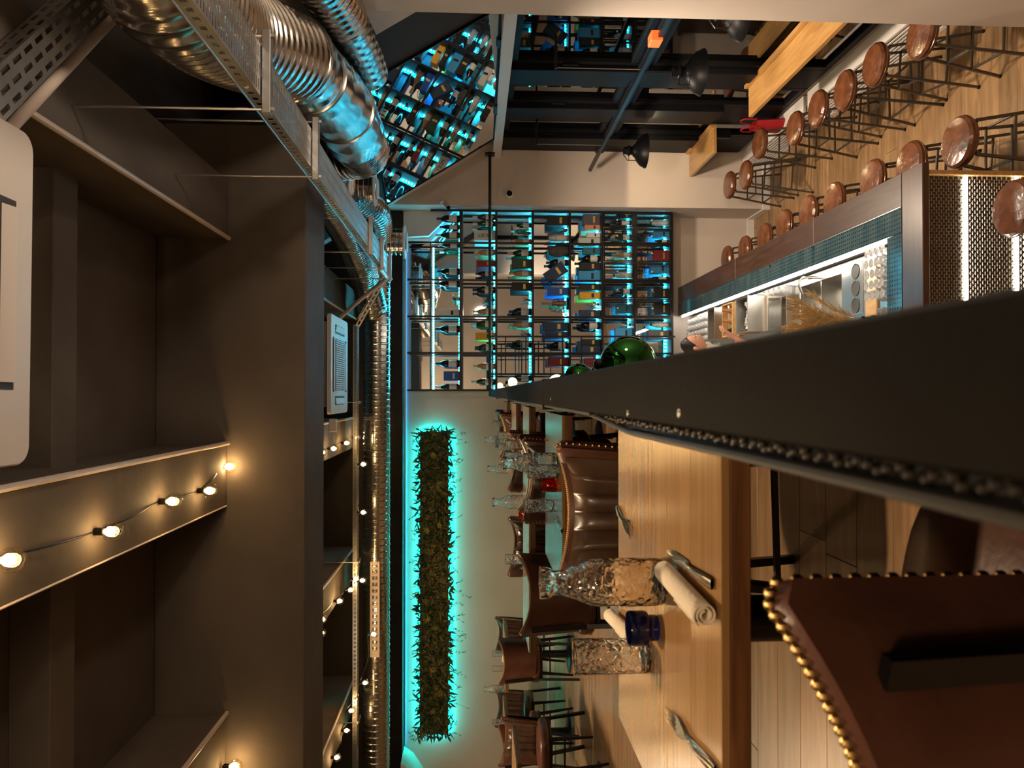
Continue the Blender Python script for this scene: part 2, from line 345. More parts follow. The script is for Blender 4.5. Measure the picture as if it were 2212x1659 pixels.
for a, b, s in BX:
    bm_ = struct('trim_ceiling_joist', MB().bbox(a, b, -2.6, 4.80, 2.585, 3.02, .006).bbox(a, b, 5.40, 9.95, 2.585, 3.02, .006), m_ceil)
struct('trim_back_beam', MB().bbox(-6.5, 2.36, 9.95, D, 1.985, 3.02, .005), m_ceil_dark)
# conduits on the joists: each one a thing
for (a, b, s), lb in zip(BX, ('the joist beside the long cable tray', 'the joist with the big bulb string', 'the joist over the back wall tables', 'the joist farthest from the parapet')):
    x = a - .005 if s == 'l' else b + .012
    for y0, y1, w_ in ((-1.5, 4.78, 'before'), (5.42, 9.9, 'beyond')):
        MB().tube([(x, y0, 2.575), (x, y1, 2.575)], .013, 10).build('ceiling_conduit', m_pipe, None, label='pale conduit on %s, %s the cross beam' % (lb, w_), cat='conduit', group='conduits on the ceiling joists')
    if s == 'r':
        MB().tube([(a, -1.5, 2.582), (a, 4.78, 2.582)], .005, 6).build('ceiling_conduit', m_pipe, None, label='thin pale cable on %s' % lb, cat='conduit', group='thin cables on the ceiling joists')
# sloped bulkhead above the windows
def slope_pt(y, z, off=0): n = Vector((-.853, 0, -.522)); return Vector((3.11 - .612 * (z - .85), y, z)) + n * off
def slope_slab(y0, y1, z0, z1, o0, o1):
    vs = [slope_pt(y, z, o) for o in (o0, o1) for y, z in ((y0, z0), (y1, z0), (y1, z1), (y0, z1))]
    return MB().add(vs, [(3, 2, 1, 0), (4, 5, 6, 7), (0, 1, 5, 4), (1, 2, 6, 5), (2, 3, 7, 6), (3, 0, 4, 7)])
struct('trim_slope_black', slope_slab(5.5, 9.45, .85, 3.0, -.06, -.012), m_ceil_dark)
struct('trim_slope_white', slope_slab(4.866, 5.45, .85, 1.88, -.06, .01), m_wall)
struct('trim_slope_post', MB().box(2.45, 3.1, 4.866, 5.48, 1.882, 2.968), m_wall)
struct('trim_slope_end', slope_slab(9.45, 9.62, .85, 3.0, -.06, -.002), m_wall)
mn = Vector((-.853, -.085, -.522)).normalized(); N0 = Vector((3.095, 6.16, .87))
def mpt(px, py, off=0.): r = ray(px, py); t = mn.dot(N0 - CAM) / mn.dot(r); return CAM + r * t + mn * off
MC = [(1080, 14), (1066, 300), (835, 441), (795, 178)]
mi = thing('tilted_mirror', 'large tilted mirror on the sloped bulkhead above the windows', 'mirror', N0)
def mslab(cs, o0, o1): return MB().add([mpt(x, y, o) - N0 for o in (o0, o1) for x, y in cs], [(3, 2, 1, 0), (4, 5, 6, 7), (0, 1, 5, 4), (1, 2, 6, 5), (2, 3, 7, 6), (3, 0, 4, 7)])
mslab(MC, -.006, .004).build('mirror_sheet', m_slopemir, mi, smooth=False)
mslab(MC, -.035, -.0065).build('mirror_backing', m_frame, mi, smooth=False)
for a_, b_ in zip(MC, MC[1:] + MC[:1]): MB().bar(mpt(*a_, .002) - N0, mpt(*b_, .002) - N0, .014, .02).build('mirror_edge', m_frame, mi, smooth=False)
for q in ((1077, 90), (1070, 235)): MB().bar(mpt(q[0], q[1] - 9, .01) - N0, mpt(q[0], q[1] + 9, .01) - N0, .03, .03).build('mirror_clip', m_black, mi, smooth=False)
def rel(mb, p): mb.v = [(v[0] - p[0], v[1] - p[1], v[2] - p[2]) for v in mb.v]; return mb
struct('trim_window_lintel', MB().bbox(2.96, 3.11, 4.866, 9.62, .735, .84, .004), m_white)
struct('trim_shelf_soffit', MB().prism([(2.36, 1.335), (2.04, 1.655), (2.02, 1.98), (2.36, 1.98)], 9.95, D, 'y'), m_white)
struct('trim_shelf_soffit_moulding', MB().prism([(2.36, 1.275), (1.99, 1.635), (1.985, 1.98), (2.02, 1.98), (2.03, 1.655), (2.36, 1.335)], 10.06, D, 'y'), m_white)
# windows
WY = [(4.95, 7.12), (7.55, 8.08), (8.55, 9.02)]
for i, (a, b) in enumerate(WY):
    wn = thing('window_%d' % (i + 1), None, None, (3.11, (a + b) / 2, -2.3)); wn['kind'] = 'structure'
    o = (3.11, (a + b) / 2, -2.3)
    for z0, z1 in ((-2.3, -.56), (-.46, .735)):
        fr = MB()
        for q in ((a, a + .07, z0, z1), (b - .07, b, z0, z1), (a + .07, b - .07, z0, z0 + .07), (a + .07, b - .07, z1 - .07, z1)): fr.bbox(3.075, 3.16, *q, .006)
        f_ = rel(fr, o).build('window_frame', m_frame, wn)
        rel(MB().box(3.115, 3.121, a + .06, b - .06, z0 + .06, z1 - .06), o).build('window_pane', m_pane, wn, smooth=False)
        if z0 > -1: rel(MB().bbox(3.05, 3.075, b - .06, b - .03, .1, .25, .004), o).build('window_handle', m_frame, wn)
for i, (a, b) in enumerate(((7.12, 7.55), (8.08, 8.55), (9.02, 9.62))):
    struct('trim_window_post', MB().bbox(3.02, 3.25, a, (a + b) / 2 - .01, -1.612, .735, .006).bbox(3.06, 3.25, (a + b) / 2 - .01, b, -1.612, .735, .006).bbox(3.076, 3.25, a, b, -2.3, -1.612, .004), m_frame)
struct('trim_window_transom', MB().bbox(3.04, 3.25, 4.95, 9.62, -.56, -.46, .005), m_frame)
# low white convector cabinets under the windows
for y0, y1, cl in ((4.95, 7.7, 'below the long window counter'), (7.8, 9.6, 'below the short window counter')):
    cv = thing('convector', 'low white louvred convector along the floor ' + cl, 'radiator', (2.97, (y0 + y1) / 2, ZL), group='convectors under the windows')
    o = (2.97, (y0 + y1) / 2, ZL)
    rel(MB().bbox(2.93, 3.10, y0, y1, ZL, ZL + .05, .004).bbox(2.93, 3.10, y0, y1, ZL + .33, ZL + .36, .004).box(3.0, 3.10, y0, y1, ZL, ZL + .33), o).build('casing', m_white, cv)
    for k in range(7): rel(MB().box(2.93, 2.99, y0, y1, ZL + .07 + k * .037, ZL + .085 + k * .037), o).build('slat', m_white, cv, smooth=False)
# ================================================================== CEILING SERVICES
def duct_mesh(path, r0, r1=None, rib=.055, amp=.007, n=28):
    pts = spline(path, 60); L = [0.]
    for a, b in zip(pts, pts[1:]): L.append(L[-1] + (b - a).length)
    T = L[-1]; r1 = r1 or r0; out = []; rad = []; s = 0.; i = 0
    seq = ((0., 0.), (.30, 0.), (.42, amp), (.58, amp), (.70, 0.))
    k = 0
    while True:
        done = False
        for fr, am in seq:
            s = (k + fr) * rib
            if s > T: done = True; break
            while i < len(L) - 2 and L[i + 1] < s: i += 1
            t = (s - L[i]) / max(L[i + 1] - L[i], 1e-9); out.append(pts[i].lerp(pts[i + 1], t)); rad.append(r0 + (r1 - r0) * s / T + am)
        if done: break
        k += 1
    return MB().tube(out, rad, n)
def collar(mb, p, d, r, L, n=28):
    p = Vector(p); d = Vector(d).normalized(); return mb.tube([p, p + d * L], r, n)
A = [atY(150, -420, 2.2), atY(330, -90, 2.72), atY(400, 0, 3.05), atY(490, 70, 3.6), atY(628, 125, 4.25), atY(735, 235, 5.3), atY(798, 352, 6.8)]
d1 = thing('spiral_duct', 'fat silver spiral duct bending above the perforated cable tray', 'duct', A[4])
rel(duct_mesh(A[:5], .235, .235, .07, .009), A[4]).build('duct_run', m_zinc, d1)
rel(duct_mesh([A[4], A[4].lerp(A[5], .35)], .225, .225, .16, .006), A[4]).build('duct_sleeve', m_zinc, d1)
rel(duct_mesh([A[4].lerp(A[5], .3), A[5], A[5].lerp(A[6], .4)], .232, .232, .3, .004), A[4]).build('duct_sleeve', m_zinc, d1)
E0 = A[5].lerp(A[6], .80); EL = E0 + Vector((.0, .16, .27))                         # the far end turns up into the slim duct
rel(duct_mesh([A[5].lerp(A[6], .35), A[5].lerp(A[6], .55), E0 + Vector((0, -.02, .01)), EL], .222, .18, .05, .008), A[4]).build('duct_run', m_zinc, d1)
for t in (0.0, 1.0):
    q = A[4].lerp(A[5], t); dr = (A[5] - A[4]).normalized(); rel(MB().tube([q - dr * .02, q + dr * .02], .243, 28), A[4]).build('duct_clamp', m_zinc, d1)
def duct_label(px, py, axis, rad, parent, org, hw, hh):          # a paper label bent round the duct where the sight line meets it
    rr_ = ray(px, py); best = None; t_ = 3.0
    while t_ < 8 and best is None:
        p = CAM + rr_ * (t_ / rr_.y)
        for a_, b_ in zip(axis, axis[1:]):
            u_ = max(0, min(1, (p - a_).dot(b_ - a_) / (b_ - a_).length_squared)); c_ = a_.lerp(b_, u_)
            if (p - c_).length < rad: best = (c_, (b_ - a_).normalized(), (p - c_)); break
        t_ += .004
    c_, ax, nr = best; nr = (nr - nr.dot(ax) * ax).normalized(); tg = ax.cross(nr)
    def f(u, v): an = (u - .5) * 2 * hw / rad; return c_ - org + (nr * math.cos(an) + tg * math.sin(an)) * (rad + .002) + ax * ((v - .5) * 2 * hh)
    MB().grid(f, 8, 2).build('duct_label', m_label, parent)
duct_label(766, 160, [A[4], A[5], A[6]], .240, d1, A[4], .05, .018)
G = [EL + Vector((.01, -.04, -.03)), atY(812, 408, 7.55) + Vector((0, 0, .33)), atY(812, 462, 8.3), atY(814, 545, 9.05), atY(813, 606, 9.29)]
d1b = thing('spiral_duct', 'slim cyan-lit spiral duct behind the round ceiling diffusers', 'duct', G[0])
rel(duct_mesh(G, .15, .15, .05, .006), G[0]).build('duct_run', m_zinc, d1b)
Bq = [atY(640, -95, 3.75), atY(690, -42, 4.1), atY(742, 38, 4.6), atY(783, 112, 5.2), atY(803, 163, 5.62)]
d2 = thing('spiral_duct', 'silver spiral duct hanging beside the beige pillar', 'duct', Bq[2])
rel(duct_mesh(Bq[:3], .140, .138, .075, .006), Bq[2]).build('duct_run', m_zinc, d2)
rel(duct_mesh(Bq[2:], .134, .118, .13, .005), Bq[2]).build('duct_sleeve', m_zinc, d2)
duct_label(763, 78, Bq[1:], .142, d2, Bq[2], .045, .016)
H = [atY(640, 330, 5.75), atY(700, 415, 6.4), atY(752, 505, 7.6), atY(788, 596, 8.75), atY(806, 672, 9.12)]
d3 = thing('spiral_duct', 'silver spiral duct running under the dark joist beside the cable tray', 'duct', H[1])
rel(duct_mesh(H, .165, .165, .05, .006), H[1]).build('duct_run', m_zinc, d3)
d4 = thing('spiral_duct', 'long silver spiral duct running across above the moss wall', 'duct', (0, 9.3, 2.233))
duct_mesh([(1.38, 0, 0), (0, 0, 0), (-3, 0, 0), (-5.9, 0, 0)], .155, .155, .075, .007).build('duct_run', m_zinc, d4)
for a in range(14): MB().box(-3.05 + a * .075, -3.045 + a * .075 + .03, -.172, -.16, -.03, .03).build('grille_slat', m_pipe, d4, smooth=False)
MB().bbox(-3.1, -1.98, -.165, -.15, .03, .055, .003).bbox(-3.1, -1.98, -.165, -.15, -.055, -.03, .003).bbox(-3.1, -3.05, -.165, -.15, -.03, .03, .003).bbox(-2.02, -1.98, -.165, -.15, -.03, .03, .003).build('grille_frame', m_pipe, d4)
# diffusers: short drop with white rim
for (px, py, Y, r, up, lab) in ((812, 408, 7.55, .165, .22, 'round white-rimmed ceiling diffuser beside the end of the fat duct'), (876, 523, 8.85, .19, .22, 'round white-rimmed ceiling diffuser glowing cyan near the bottle shelf')):
    p = atY(px, py, Y); df = thing('ceiling_diffuser', lab, 'diffuser', p)
    rr = r * .78
    prof = [(rr, 0), (rr, .03)]
    z = .03
    while z < up: prof += [(rr, z + .02), (rr + .006, z + .028), (rr + .006, z + .036), (rr, z + .044)]; z += .05
    MB().lathe(prof, 28).build('diffuser_neck', m_zinc, df)
    MB().lathe([(rr - .01, .012), (r, .02), (r + .006, .008), (r, 0), (rr - .02, -.004), (rr - .03, .006)], 28, close=True).build('diffuser_rim', m_white, df)
    MB().lathe([(.001, -.03), (rr * .75, -.022), (rr * .78, -.012), (.001, -.012)], 24).build('diffuser_disc', m_white, df)
# cable trays (perforated)
def slotted(mb, L, w0, w1, rows, slot=.035, gap=.02, t=.002, f=None, bf=.6):
    """perforated plate in local x (length) / y (width); f maps (x,y,z)->Vector"""
    W = w1 - w0; rw = W / rows; bar = rw * bf
    def bx(x0, x1, y0, y1):
        vs = [f(x, y, z) for z in (0, t) for y in (y0, y1) for x in (x0, x1)]
        mb.add(vs, [(0, 2, 3, 1), (4, 5, 7, 6), (0, 1, 5, 4), (2, 6, 7, 3), (0, 4, 6, 2), (1, 3, 7, 5)])
    for r in range(rows + 1):
        y = w0 + r * rw; bx(0, L, max(w0, y - bar / 2), min(w1, y + bar / 2))
    for r in range(rows):
        x = (slot + gap) * (.5 if r % 2 else 0)
        while x < L:
            bx(x, min(x + gap, L), w0 + r * rw + bar / 2, w0 + (r + 1) * rw - bar / 2); x += slot + gap
def tray(name, label, a, b, w=.2, h=.05, rows=3, slot=.05, gap=.022, rung=False, side=True):
    a = Vector(a); b = Vector(b); L = (b - a).length; dx = (b - a).normalized(); dy = Vector((0, 0, 1)).cross(dx).normalized(); dz = dx.cross(dy)
    t = thing(name, label, 'cable tray', a)
    bt = MB(); slotted(bt, L, -w / 2, w / 2, rows, slot, gap, .002, lambda x, y, z: dx * x + dy * y + dz * z, .3 if rung else .62)
    bt.build('tray_base', m_tray, t, smooth=False)
    for s in (-1, 1):
        sd = MB(); slotted(sd, L, 0, h, 1 if h < .06 else 2, .03 if rung else slot, .03 if rung else gap, .002, lambda x, y, z, s=s: dx * x + dy * (s * (w / 2 + z)) + dz * y)
        if rung:
            sd.tube([dy * (s * (w / 2 + .003)) + dz * h, dx * L + dy * (s * (w / 2 + .003)) + dz * h], .004, 6)
        sd.build('tray_side', m_tray, t, smooth=False)
    return t, dx, dy, dz
T0 = Vector((1.17, 1.056, 1.846)); T1 = Vector((1.36, 8.35, 1.985))
tm, dx, dy, dz = tray('cable_tray', 'long perforated cable tray hung below the fat spiral duct', T0, T1, .19, .055, 3, .013, .015, True)
tr2 = tray('cable_tray', 'short perforated cable tray turning diagonally toward the ceiling cassette', T1 + Vector((-.04, .03, .0)), atY(778, 700, 8.75), .15, .05, 2)[0]
tr3 = tray('cable_tray', 'perforated cable tray running across beside the transverse duct', atY(774, 702, 8.8), Vector((-5.2, 8.85, 2.385)), .12, .05, 2, .03, .018)[0]
tr4 = tray('cable_tray', 'perforated cable tray crossing diagonally above the cassette', (.73, 2.19, 2.487), (1.58, 3.05, 2.487), .13, .073, 3, .055, .028)[0]
MB().tube([(.60, 2.25, 2.536), (1.52, 3.17, 2.536)], .02, 12).build('ceiling_conduit', m_pipe, None, label='thick pale conduit crossing diagonally beside the short cable tray', cat='conduit')
MB().tube(spline([(1.205, 7.45, 1.985), (1.215, 7.95, 1.99), (1.19, 8.09, 2.0), atY(775, 650, 8.28), atY(735, 686, 8.36)], 8), .022, 10).build('ceiling_conduit', m_pipe, None, label='pale elbowed conduit beside the diagonal cable tray', cat='conduit')
# strut hangers with threaded rods
for y, hl in ((2.95, 'second before the cross beam'), (3.95, 'first before the cross beam'), (6.4, 'first beyond the cross beam'), (7.35, 'second beyond the cross beam'), (8.2, 'at the diagonal turn of the tray')):
    q = T0.lerp(T1, (y - T0.y) / (T1.y - T0.y)); z = q.z
    hg = thing('tray_hanger', 'galvanised rod hanger of the long cable tray, ' + hl, 'bracket', q, group='strut hangers of the long cable tray')
    MB().bbox(-.16, .16, -.02, .02, -.036, -.003, .003).build('strut', m_tray, hg)
    for s in (-1, 1):
        top = (2.587 if BX[0][0] < q.x + s * .14 < BX[0][1] else 2.972 if q.x + s * .14 > 1.39 else 3.02) - z
        if s == 1:                                        # where a duct hangs overhead the rod stops at its underside
            for ax, rd_ in ((spline(A, 20), .24), (spline(H, 20), .17)):
                for c_ in ax:
                    if abs(c_.y - y) < .06 and abs(c_.x - q.x - .14) < rd_: top = min(top, c_.z - math.sqrt(rd_ ** 2 - (c_.x - q.x - .14) ** 2) - z)
        MB().tube([(s * .14, 0, -.05), (s * .14, 0, top)], .005, 8).build('threaded_rod', m_rod, hg)
        MB().lathe([(.011, -.048), (.011, -.037)], 6, (s * .14, 0, 0)).build('nut', m_rod, hg)
for x, hl in ((-.1, 'at the cassette'), (-1.9, 'at the duct grille'), (-3.7, 'past the duct grille')):
    a_ = atY(774, 702, 8.8); q = a_.lerp(Vector((-5.2, 8.85, 2.385)), (a_.x - x) / (a_.x + 5.2))
    hg = thing('tray_hanger', 'thin rod bracket of the transverse cable tray, ' + hl, 'bracket', q + Vector((0, 0, -.001)), group='rod brackets of the transverse tray')
    MB().bbox(-.015, .015, -.09, .11, -.02, 0, .003).build('strut', m_tray, hg); MB().tube([(0, -.075, -.03), (0, -.075, (2.587 if any(b0_ < x < b1_ for b0_, b1_, _s in BX) else 3.02) - q.z)], .004, 8).build('threaded_rod', m_rod, hg)
# ceiling cassettes
def cassette(c, lab):
    t = thing('ceiling_cassette', lab, 'air conditioner', c)
    def rr(x, y, r, n=6):
        out = []
        for sx, sy, a0 in ((1, 1, 0), (-1, 1, 90), (-1, -1, 180), (1, -1, 270)):
            for k in range(n + 1): a = math.radians(a0 + 90 * k / n); out.append((sx * (x - r) + r * math.cos(a), sy * (y - r) + r * math.sin(a)))
        return out
    P = MB(); P.prism(rr(.47, .47, .05), 0, .03); P.prism(rr(.465, .465, .05), -.008, 0); P.build('panel', m_ac, t)
    MB().box(-.4, .4, -.4, .4, .03, .28).build('unit_body', m_tray, t, smooth=False)
    g = MB().box(-.25, .25, -.25, .25, -.0105, -.008); g.build('grille_back', m_inset, t, smooth=False)
    g = MB()
    for k in range(24): g.box(-.245 + k * .0207, -.237 + k * .0207, -.245, .245, -.016, -.0105)
    for k in range(9): g.box(-.245, .245, -.245 + k * .06, -.240 + k * .06, -.015, -.0105)
    g.build('intake_grille', m_ac, t, smooth=False)
    for k in range(4):
        Mr = Matrix.Rotation(math.pi / 2 * k, 4, 'Z')
        MB().box(-.26, .26, .30, .385, -.0095, -.008, Mr).build('outlet_slot', m_inset, t, smooth=False)
        MB().prism([(.318, -.0105), (.375, -.02), (.378, -.016), (.322, -.0095)], -.24, .24, 'x', Mr).build('louvre', m_ac, t, smooth=False)
    return t
cassette((.275, 1.795, 2.35), 'white ceiling cassette above the nearest table, its edge beside the joists').rotation_euler[2] = .012
cassette((.275, 7.65, 2.40), 'white ceiling cassette beyond the deep cross beam, grille facing down')
MB().bbox(-.36, -.24, 7.28, 7.33, 2.36, 2.43, .006).build('junction_box', m_ac, None, label='small white junction box beside the ceiling cassette beyond the cross beam', cat='junction box')
# string lights
bulbG = MB().ball((0, 0, 0), .042, 16, 10).mesh('bulb_glass', m_bulb)
bulbF = MB().tube([(-.012, 0, .012), (-.006, 0, -.016), (0, .004, .012), (.006, 0, -.016), (.012, 0, .012)], .0035, 6).ball((0, 0, .008), .021, 10, 6).mesh('filament', m_fil)
bulbS = MB().lathe([(.012, .03), (.016, .034), (.016, .065), (.006, .075)], 10).mesh('socket', m_black)
def string(lab, pts, sag=.04, lamp=()):
    t = thing('string_lights', lab, 'string lights', pts[0]); o = Vector(pts[0])
    cord = []
    for a, b in zip(pts, pts[1:]):
        a = a - o + Vector((0, 0, .07)); b = b - o + Vector((0, 0, .07)); m_ = (a + b) / 2 + Vector((0, 0, -sag))
        cord += [a, m_]
    cord.append(pts[-1] - o + Vector((0, 0, .07)))
    MB().tube(spline(cord, 4), .0035, 6).build('cord', m_black, t)
    for i, p in enumerate(pts):
        g = link('bulb', bulbG, t, p - o); link('filament', bulbF, g); link('socket', bulbS, g)
        if i in lamp: light('POINT', 'bulb_light', p + Vector((0, 0, -.0)), 1.3, (1, .60, .25), .012)
zb = 2.515
string('string of clear bulbs under the joist before the deep cross beam', [atZ(25, 1210, zb), atZ(243, 1148, zb), atZ(375, 1083, zb), atZ(455, 1060, zb), atY(497, 1008, 4.74)], .03, (1, 2, 3, 4))
string('string of clear bulbs beside the deep cross beam over the left joist', [atY(520, 1720, 4.70), atY(508, 1655, 4.70)], .03, (1,))
far = [(697, 977), (722, 969), (750, 957), (772, 945)]
string('short string of clear bulbs under the joist beyond the deep cross beam', [atZ(x, y, 2.5) for x, y in far], .02, (1, 2))
far = [(786, 1003), (786, 1107), (784, 1254)]
string('string of clear bulbs clipped to the transverse cable tray', [atY(x, y, 8.72) for x, y in far], .06, (0, 1, 2))
far = [(770, 1251), (759, 1274), (735, 1298), (697, 1338), (695, 1367)]
string('string of clear bulbs fanning out under the far left joist', [atY(770, 1251, 8.58), atY(759, 1274, 8.62)] + [atZ(x, y, 2.513) for x, y in far[2:]], .02, (1, 3))
far = [(808, 1370), (790, 1475), (760, 1535), (750, 1578), (729, 1636)]
string('string of clear bulbs drooping in front of the transverse duct grille', [atY(x, y, 8.65) for x, y in far[:3]] + [atZ(x, y, 2.513) for x, y in far[3:]], .05, (0, 1, 3))
# pendant lamps over the window counter
trk = thing('lamp_track', 'black hanging rail carrying the pendant lamps along the windows', 'lamp rail', (2.76, 7.0, -.36))
MB().bar((0, -2.134, 0), (0, 2.4, 0), .035, .035).build('rail', m_black, trk, smooth=False)
for y in (-.55, 1.45):
    MB().tube([(0, y, 0), (0, y, .74)], .0035, 6).build('hanging_wire', m_rod, trk); MB().tube([(-.01, y, .74), (.28, y, .74)], .012, 8).build('bracket_arm', m_black, trk)
MB().bbox(-.04, .04, -1.18, -1.05, -.02, .07, .004).build('exit_box', m_orange, trk)
shade = [(.012, .245), (.04, .24), (.045, .20), (.058, .19), (.058, .175), (.045, .165), (.046, .14), (.062, .135), (.075, .115), (.12, .09), (.165, .05), (.19, .0), (.195, -.01), (.19, -.008), (.16, .04), (.115, .08), (.07, .1), (.001, .11)]
for px, py, lab in ((1393, 324, 'black enamel pendant lamp beside the white end wall'), (1513, 155, 'black enamel pendant lamp over the near end of the window counter'), (1603, 40, 'black enamel pendant lamp half hidden by the beige pillar')):
    p = atZ(px, py, -.87); p.x = 2.76
    pl = thing('pendant_lamp', lab, 'lamp', p, group='pendant lamps along the windows')
    MB().lathe(shade, 32).build('lamp_shade', m_lampblk, pl)
    MB().lathe([(.187, -.004), (.157, .042), (.112, .078), (.05, .098), (.001, .1)], 28).build('shade_lining', m_lampin, pl)
    b = MB().ball((0, 0, .045), .03, 12, 8).build('lamp_bulb', mat('lamp bulb', (1, .9, .7), .5, emit=(1, .76, .42), es=25), pl)
    bk = MB(); bk.tube([(-.11, 0, .10), (-.11, 0, .2), (-.05, 0, .245), (.0, 0, .25)], .005, 6); bk.tube([(-.05, 0, .185), (-.11, 0, .185)], .004, 6); bk.build('bracket', m_black, pl)
    ch = MB()
    for k in range(10): ch.lathe([(.004, 0), (.009, .008), (.009, .018), (.004, .026)], 6, (0, 0, .24 + k * .026))
    ch.build('chain', m_black, pl)
    light('POINT', 'pendant_light', p + Vector((0, 0, .008)), 34, (1, .74, .42), .03)
# cameras on the end wall
p = atY(1100, 420, 9.62); dc = thing('dome_camera', 'small white dome camera on the white wall beside the bottle shelf', 'camera', p)
Mx = Matrix.Rotation(math.pi / 2, 4, 'X')
MB().lathe([(.05, 0), (.055, .012), (.05, .05), (.04, .058)], 20, M=Mx).build('housing', m_white, dc)
MB().lathe([(.038, .05), (.034, .072), (.02, .088), (.001, .093)], 16, M=Mx).build('lens_dome', m_lampblk, dc)
p = atY(960, 436, 9.56); bc = thing('bullet_camera', 'white bullet camera under the sloped corner above the bottle shelf', 'camera', p)
MB().tube([(0, .062, .05), (0, -.03, .03), (0, -.03, -.0)], .012, 8).build('arm', m_white, bc)
MB().tube([(.0, .03, .0), (-.09, -.09, -.05)], .032, 14).build('camera_body', m_white, bc)
MB().tube([(-.09, -.09, -.05), (-.097, -.099, -.054)], .026, 14).build('lens', m_lampblk, bc)
# tie rod from the lintel to the parapet
tr_ = thing('tie_rod', 'black tie rod crossing in front of the bottle shelf', 'rod', (1.48, 9.45, .875))
MB().tube([(-1.44, 0, 0), (1.5, 0, 0)], .018, 10).build('rod', m_black, tr_); MB().bbox(1.46, 1.48, -.06, .06, -.06, .06, .003).build('flange', m_black, tr_)

# ================================================================== MOSS WALL
a = atY(905, 927, D); b = atY(972, 1585, D); x0, x1, z0, z1 = b.x, a.x, b.z, a.z
ms = thing('moss_panel', 'long backlit planted moss panel on the back wall', 'plant wall', ((x0 + x1) / 2, D - .07, z0)); o = Vector(((x0 + x1) / 2, D - .07, z0)); W = x1 - x0; Hh = z1 - z0
MB().bbox(-W / 2 + .03, W / 2 - .03, -.01, .04, .02, Hh - .02, .003).build('backing_board', m_moss, ms)
ld = MB().box(-W / 2 + .04, W / 2 - .04, .042, .056, .035, .05).box(-W / 2 + .04, W / 2 - .04, .042, .056, Hh - .05, Hh - .035).box(-W / 2 + .04, -W / 2 + .055, .042, .056, .05, Hh - .05).box(W / 2 - .055, W / 2 - .04, .042, .056, .05, Hh - .05)
ld.build('led_strip', m_ledm, ms, smooth=False)
r = random.Random(11)
def leafblade(mb, p, d, L, wd, up=Vector((0, -1, 0)), bend=.3, seg=4):
    d = d.normalized(); s = d.cross(up)
    s = s.normalized() if s.length > 1e-4 else Vector((1, 0, 0)); vs = []
    for i in range(seg + 1):
        t = i / seg; q = p + d * (L * t) + up * (-bend * L * t * t); wv = wd * math.sin(math.pi * min(t * .85 + .12, 1)) * .5
        vs += [q - s * wv, q + s * wv]
    mb.add(vs, [(2 * i, 2 * i + 1, 2 * i + 3, 2 * i + 2) for i in range(seg)])
fol = [MB() for _ in range(4)]
for k in range(3600):
    x = r.uniform(-W / 2, W / 2); z = r.uniform(.0, Hh); edge = min(z, Hh - z, W / 2 - abs(x))
    dirv = Vector((r.gauss(0, .7), -r.uniform(.1, .8), r.gauss(0, .7)))
    patch = (math.sin(x * 2.3) + math.sin(x * 5.1 + 1) + math.sin(x * 1.1 + z * 9)) / 3
    q = 0 if r.random() < .5 else (3 if r.random() < .5 else 1)
    if patch > .45 and r.random() < .4: q = 2 if r.random() < .25 else 1
    leafblade(fol[q], Vector((x, -.005 - r.random() * .03, z)), dirv, r.uniform(.05, .13), r.uniform(.010, .034), Vector((0, -1, 0)), r.uniform(-.3, .5), 3)
for i, nm in enumerate(('fern_foliage', 'olive_foliage', 'yellow_foliage', 'dark_foliage')): fol[i].build(nm, m_leafs[i], ms, smooth=False, kind='stuff')
for k in range(70):
    x = r.uniform(-W / 2, W / 2); lo = r.random() < .62; z = .01 if lo else Hh - .01
    tw = MB(); base = Vector((x, -.03, z)); d = Vector((r.gauss(0, .4), -r.uniform(.2, .6), -1 if lo else 1)).normalized(); L = r.uniform(.08, .26) if lo else r.uniform(.07, .14)
    p1 = base + d * L * .5; p2 = base + d * L + Vector((r.gauss(0, .02), -.02, r.gauss(0, .02))); tw.tube([base, p1, p2], [.002, .0015, .001], 5)
    for j in range(r.randint(2, 6)): leafblade(tw, base.lerp(p2, r.uniform(.3, 1)), d + Vector((r.gauss(0, .8), 0, r.gauss(0, .5))), r.uniform(.02, .05), .008, Vector((0, -1, 0)), .2, 2)
    tw.build('trailing_sprig', m_leafs[r.choice((0, 3, 3))], ms, smooth=False)
for k in range(26):
    x = r.uniform(-W / 2, W / 2); z = r.uniform(.06, Hh - .06); f_ = MB()
    for j in range(7): ang = j / 7 * 6.28; leafblade(f_, Vector((x, -.05, z)), Vector((math.cos(ang), -.5, math.sin(ang))), r.uniform(.04, .07), .022, Vector((0, -1, 0)), .3, 3)
    f_.build('succulent_rosette', m_leafs[2 if k % 4 == 0 else 1], ms, smooth=False)
# ================================================================== PARAPET
pp = thing('parapet', 'black clad parapet rail between the dining floor and the bar', 'parapet', (0, 5, 0))
def loft(prof, ys, mb=None):
    mb = mb or MB(); n = len(prof); vs = [(x, y, z) for y in ys for x, z in prof]
    fs = [tuple(range(n - 1, -1, -1)), tuple(range((len(ys) - 1) * n, len(ys) * n))]
    for k in range(len(ys) - 1):
        for i in range(n): fs.append((k * n + i, k * n + (i + 1) % n, (k + 1) * n + (i + 1) % n, (k + 1) * n + i))
    return mb.add(vs, fs)
cap = [(-.034, .856), (-.0335, .874), (-.031, .879), (-.027, .88), (.03, .88), (.037, .878), (.041, .870), (.041, .845), (.03, .845), (.03, .84), (-.03, .84), (-.03, .856)]
ys = [-.9, .2, .5, .8, 1.2, 2, 4, 9.76]
rel(loft(cap, ys), (0, 5, 0)).build('cap', m_parapet, pp)
rel(MB().box(-.038, -.0, -.9, 9.76, .0, .845), (0, 5, 0)).build('cladding', m_parapet, pp, smooth=False)
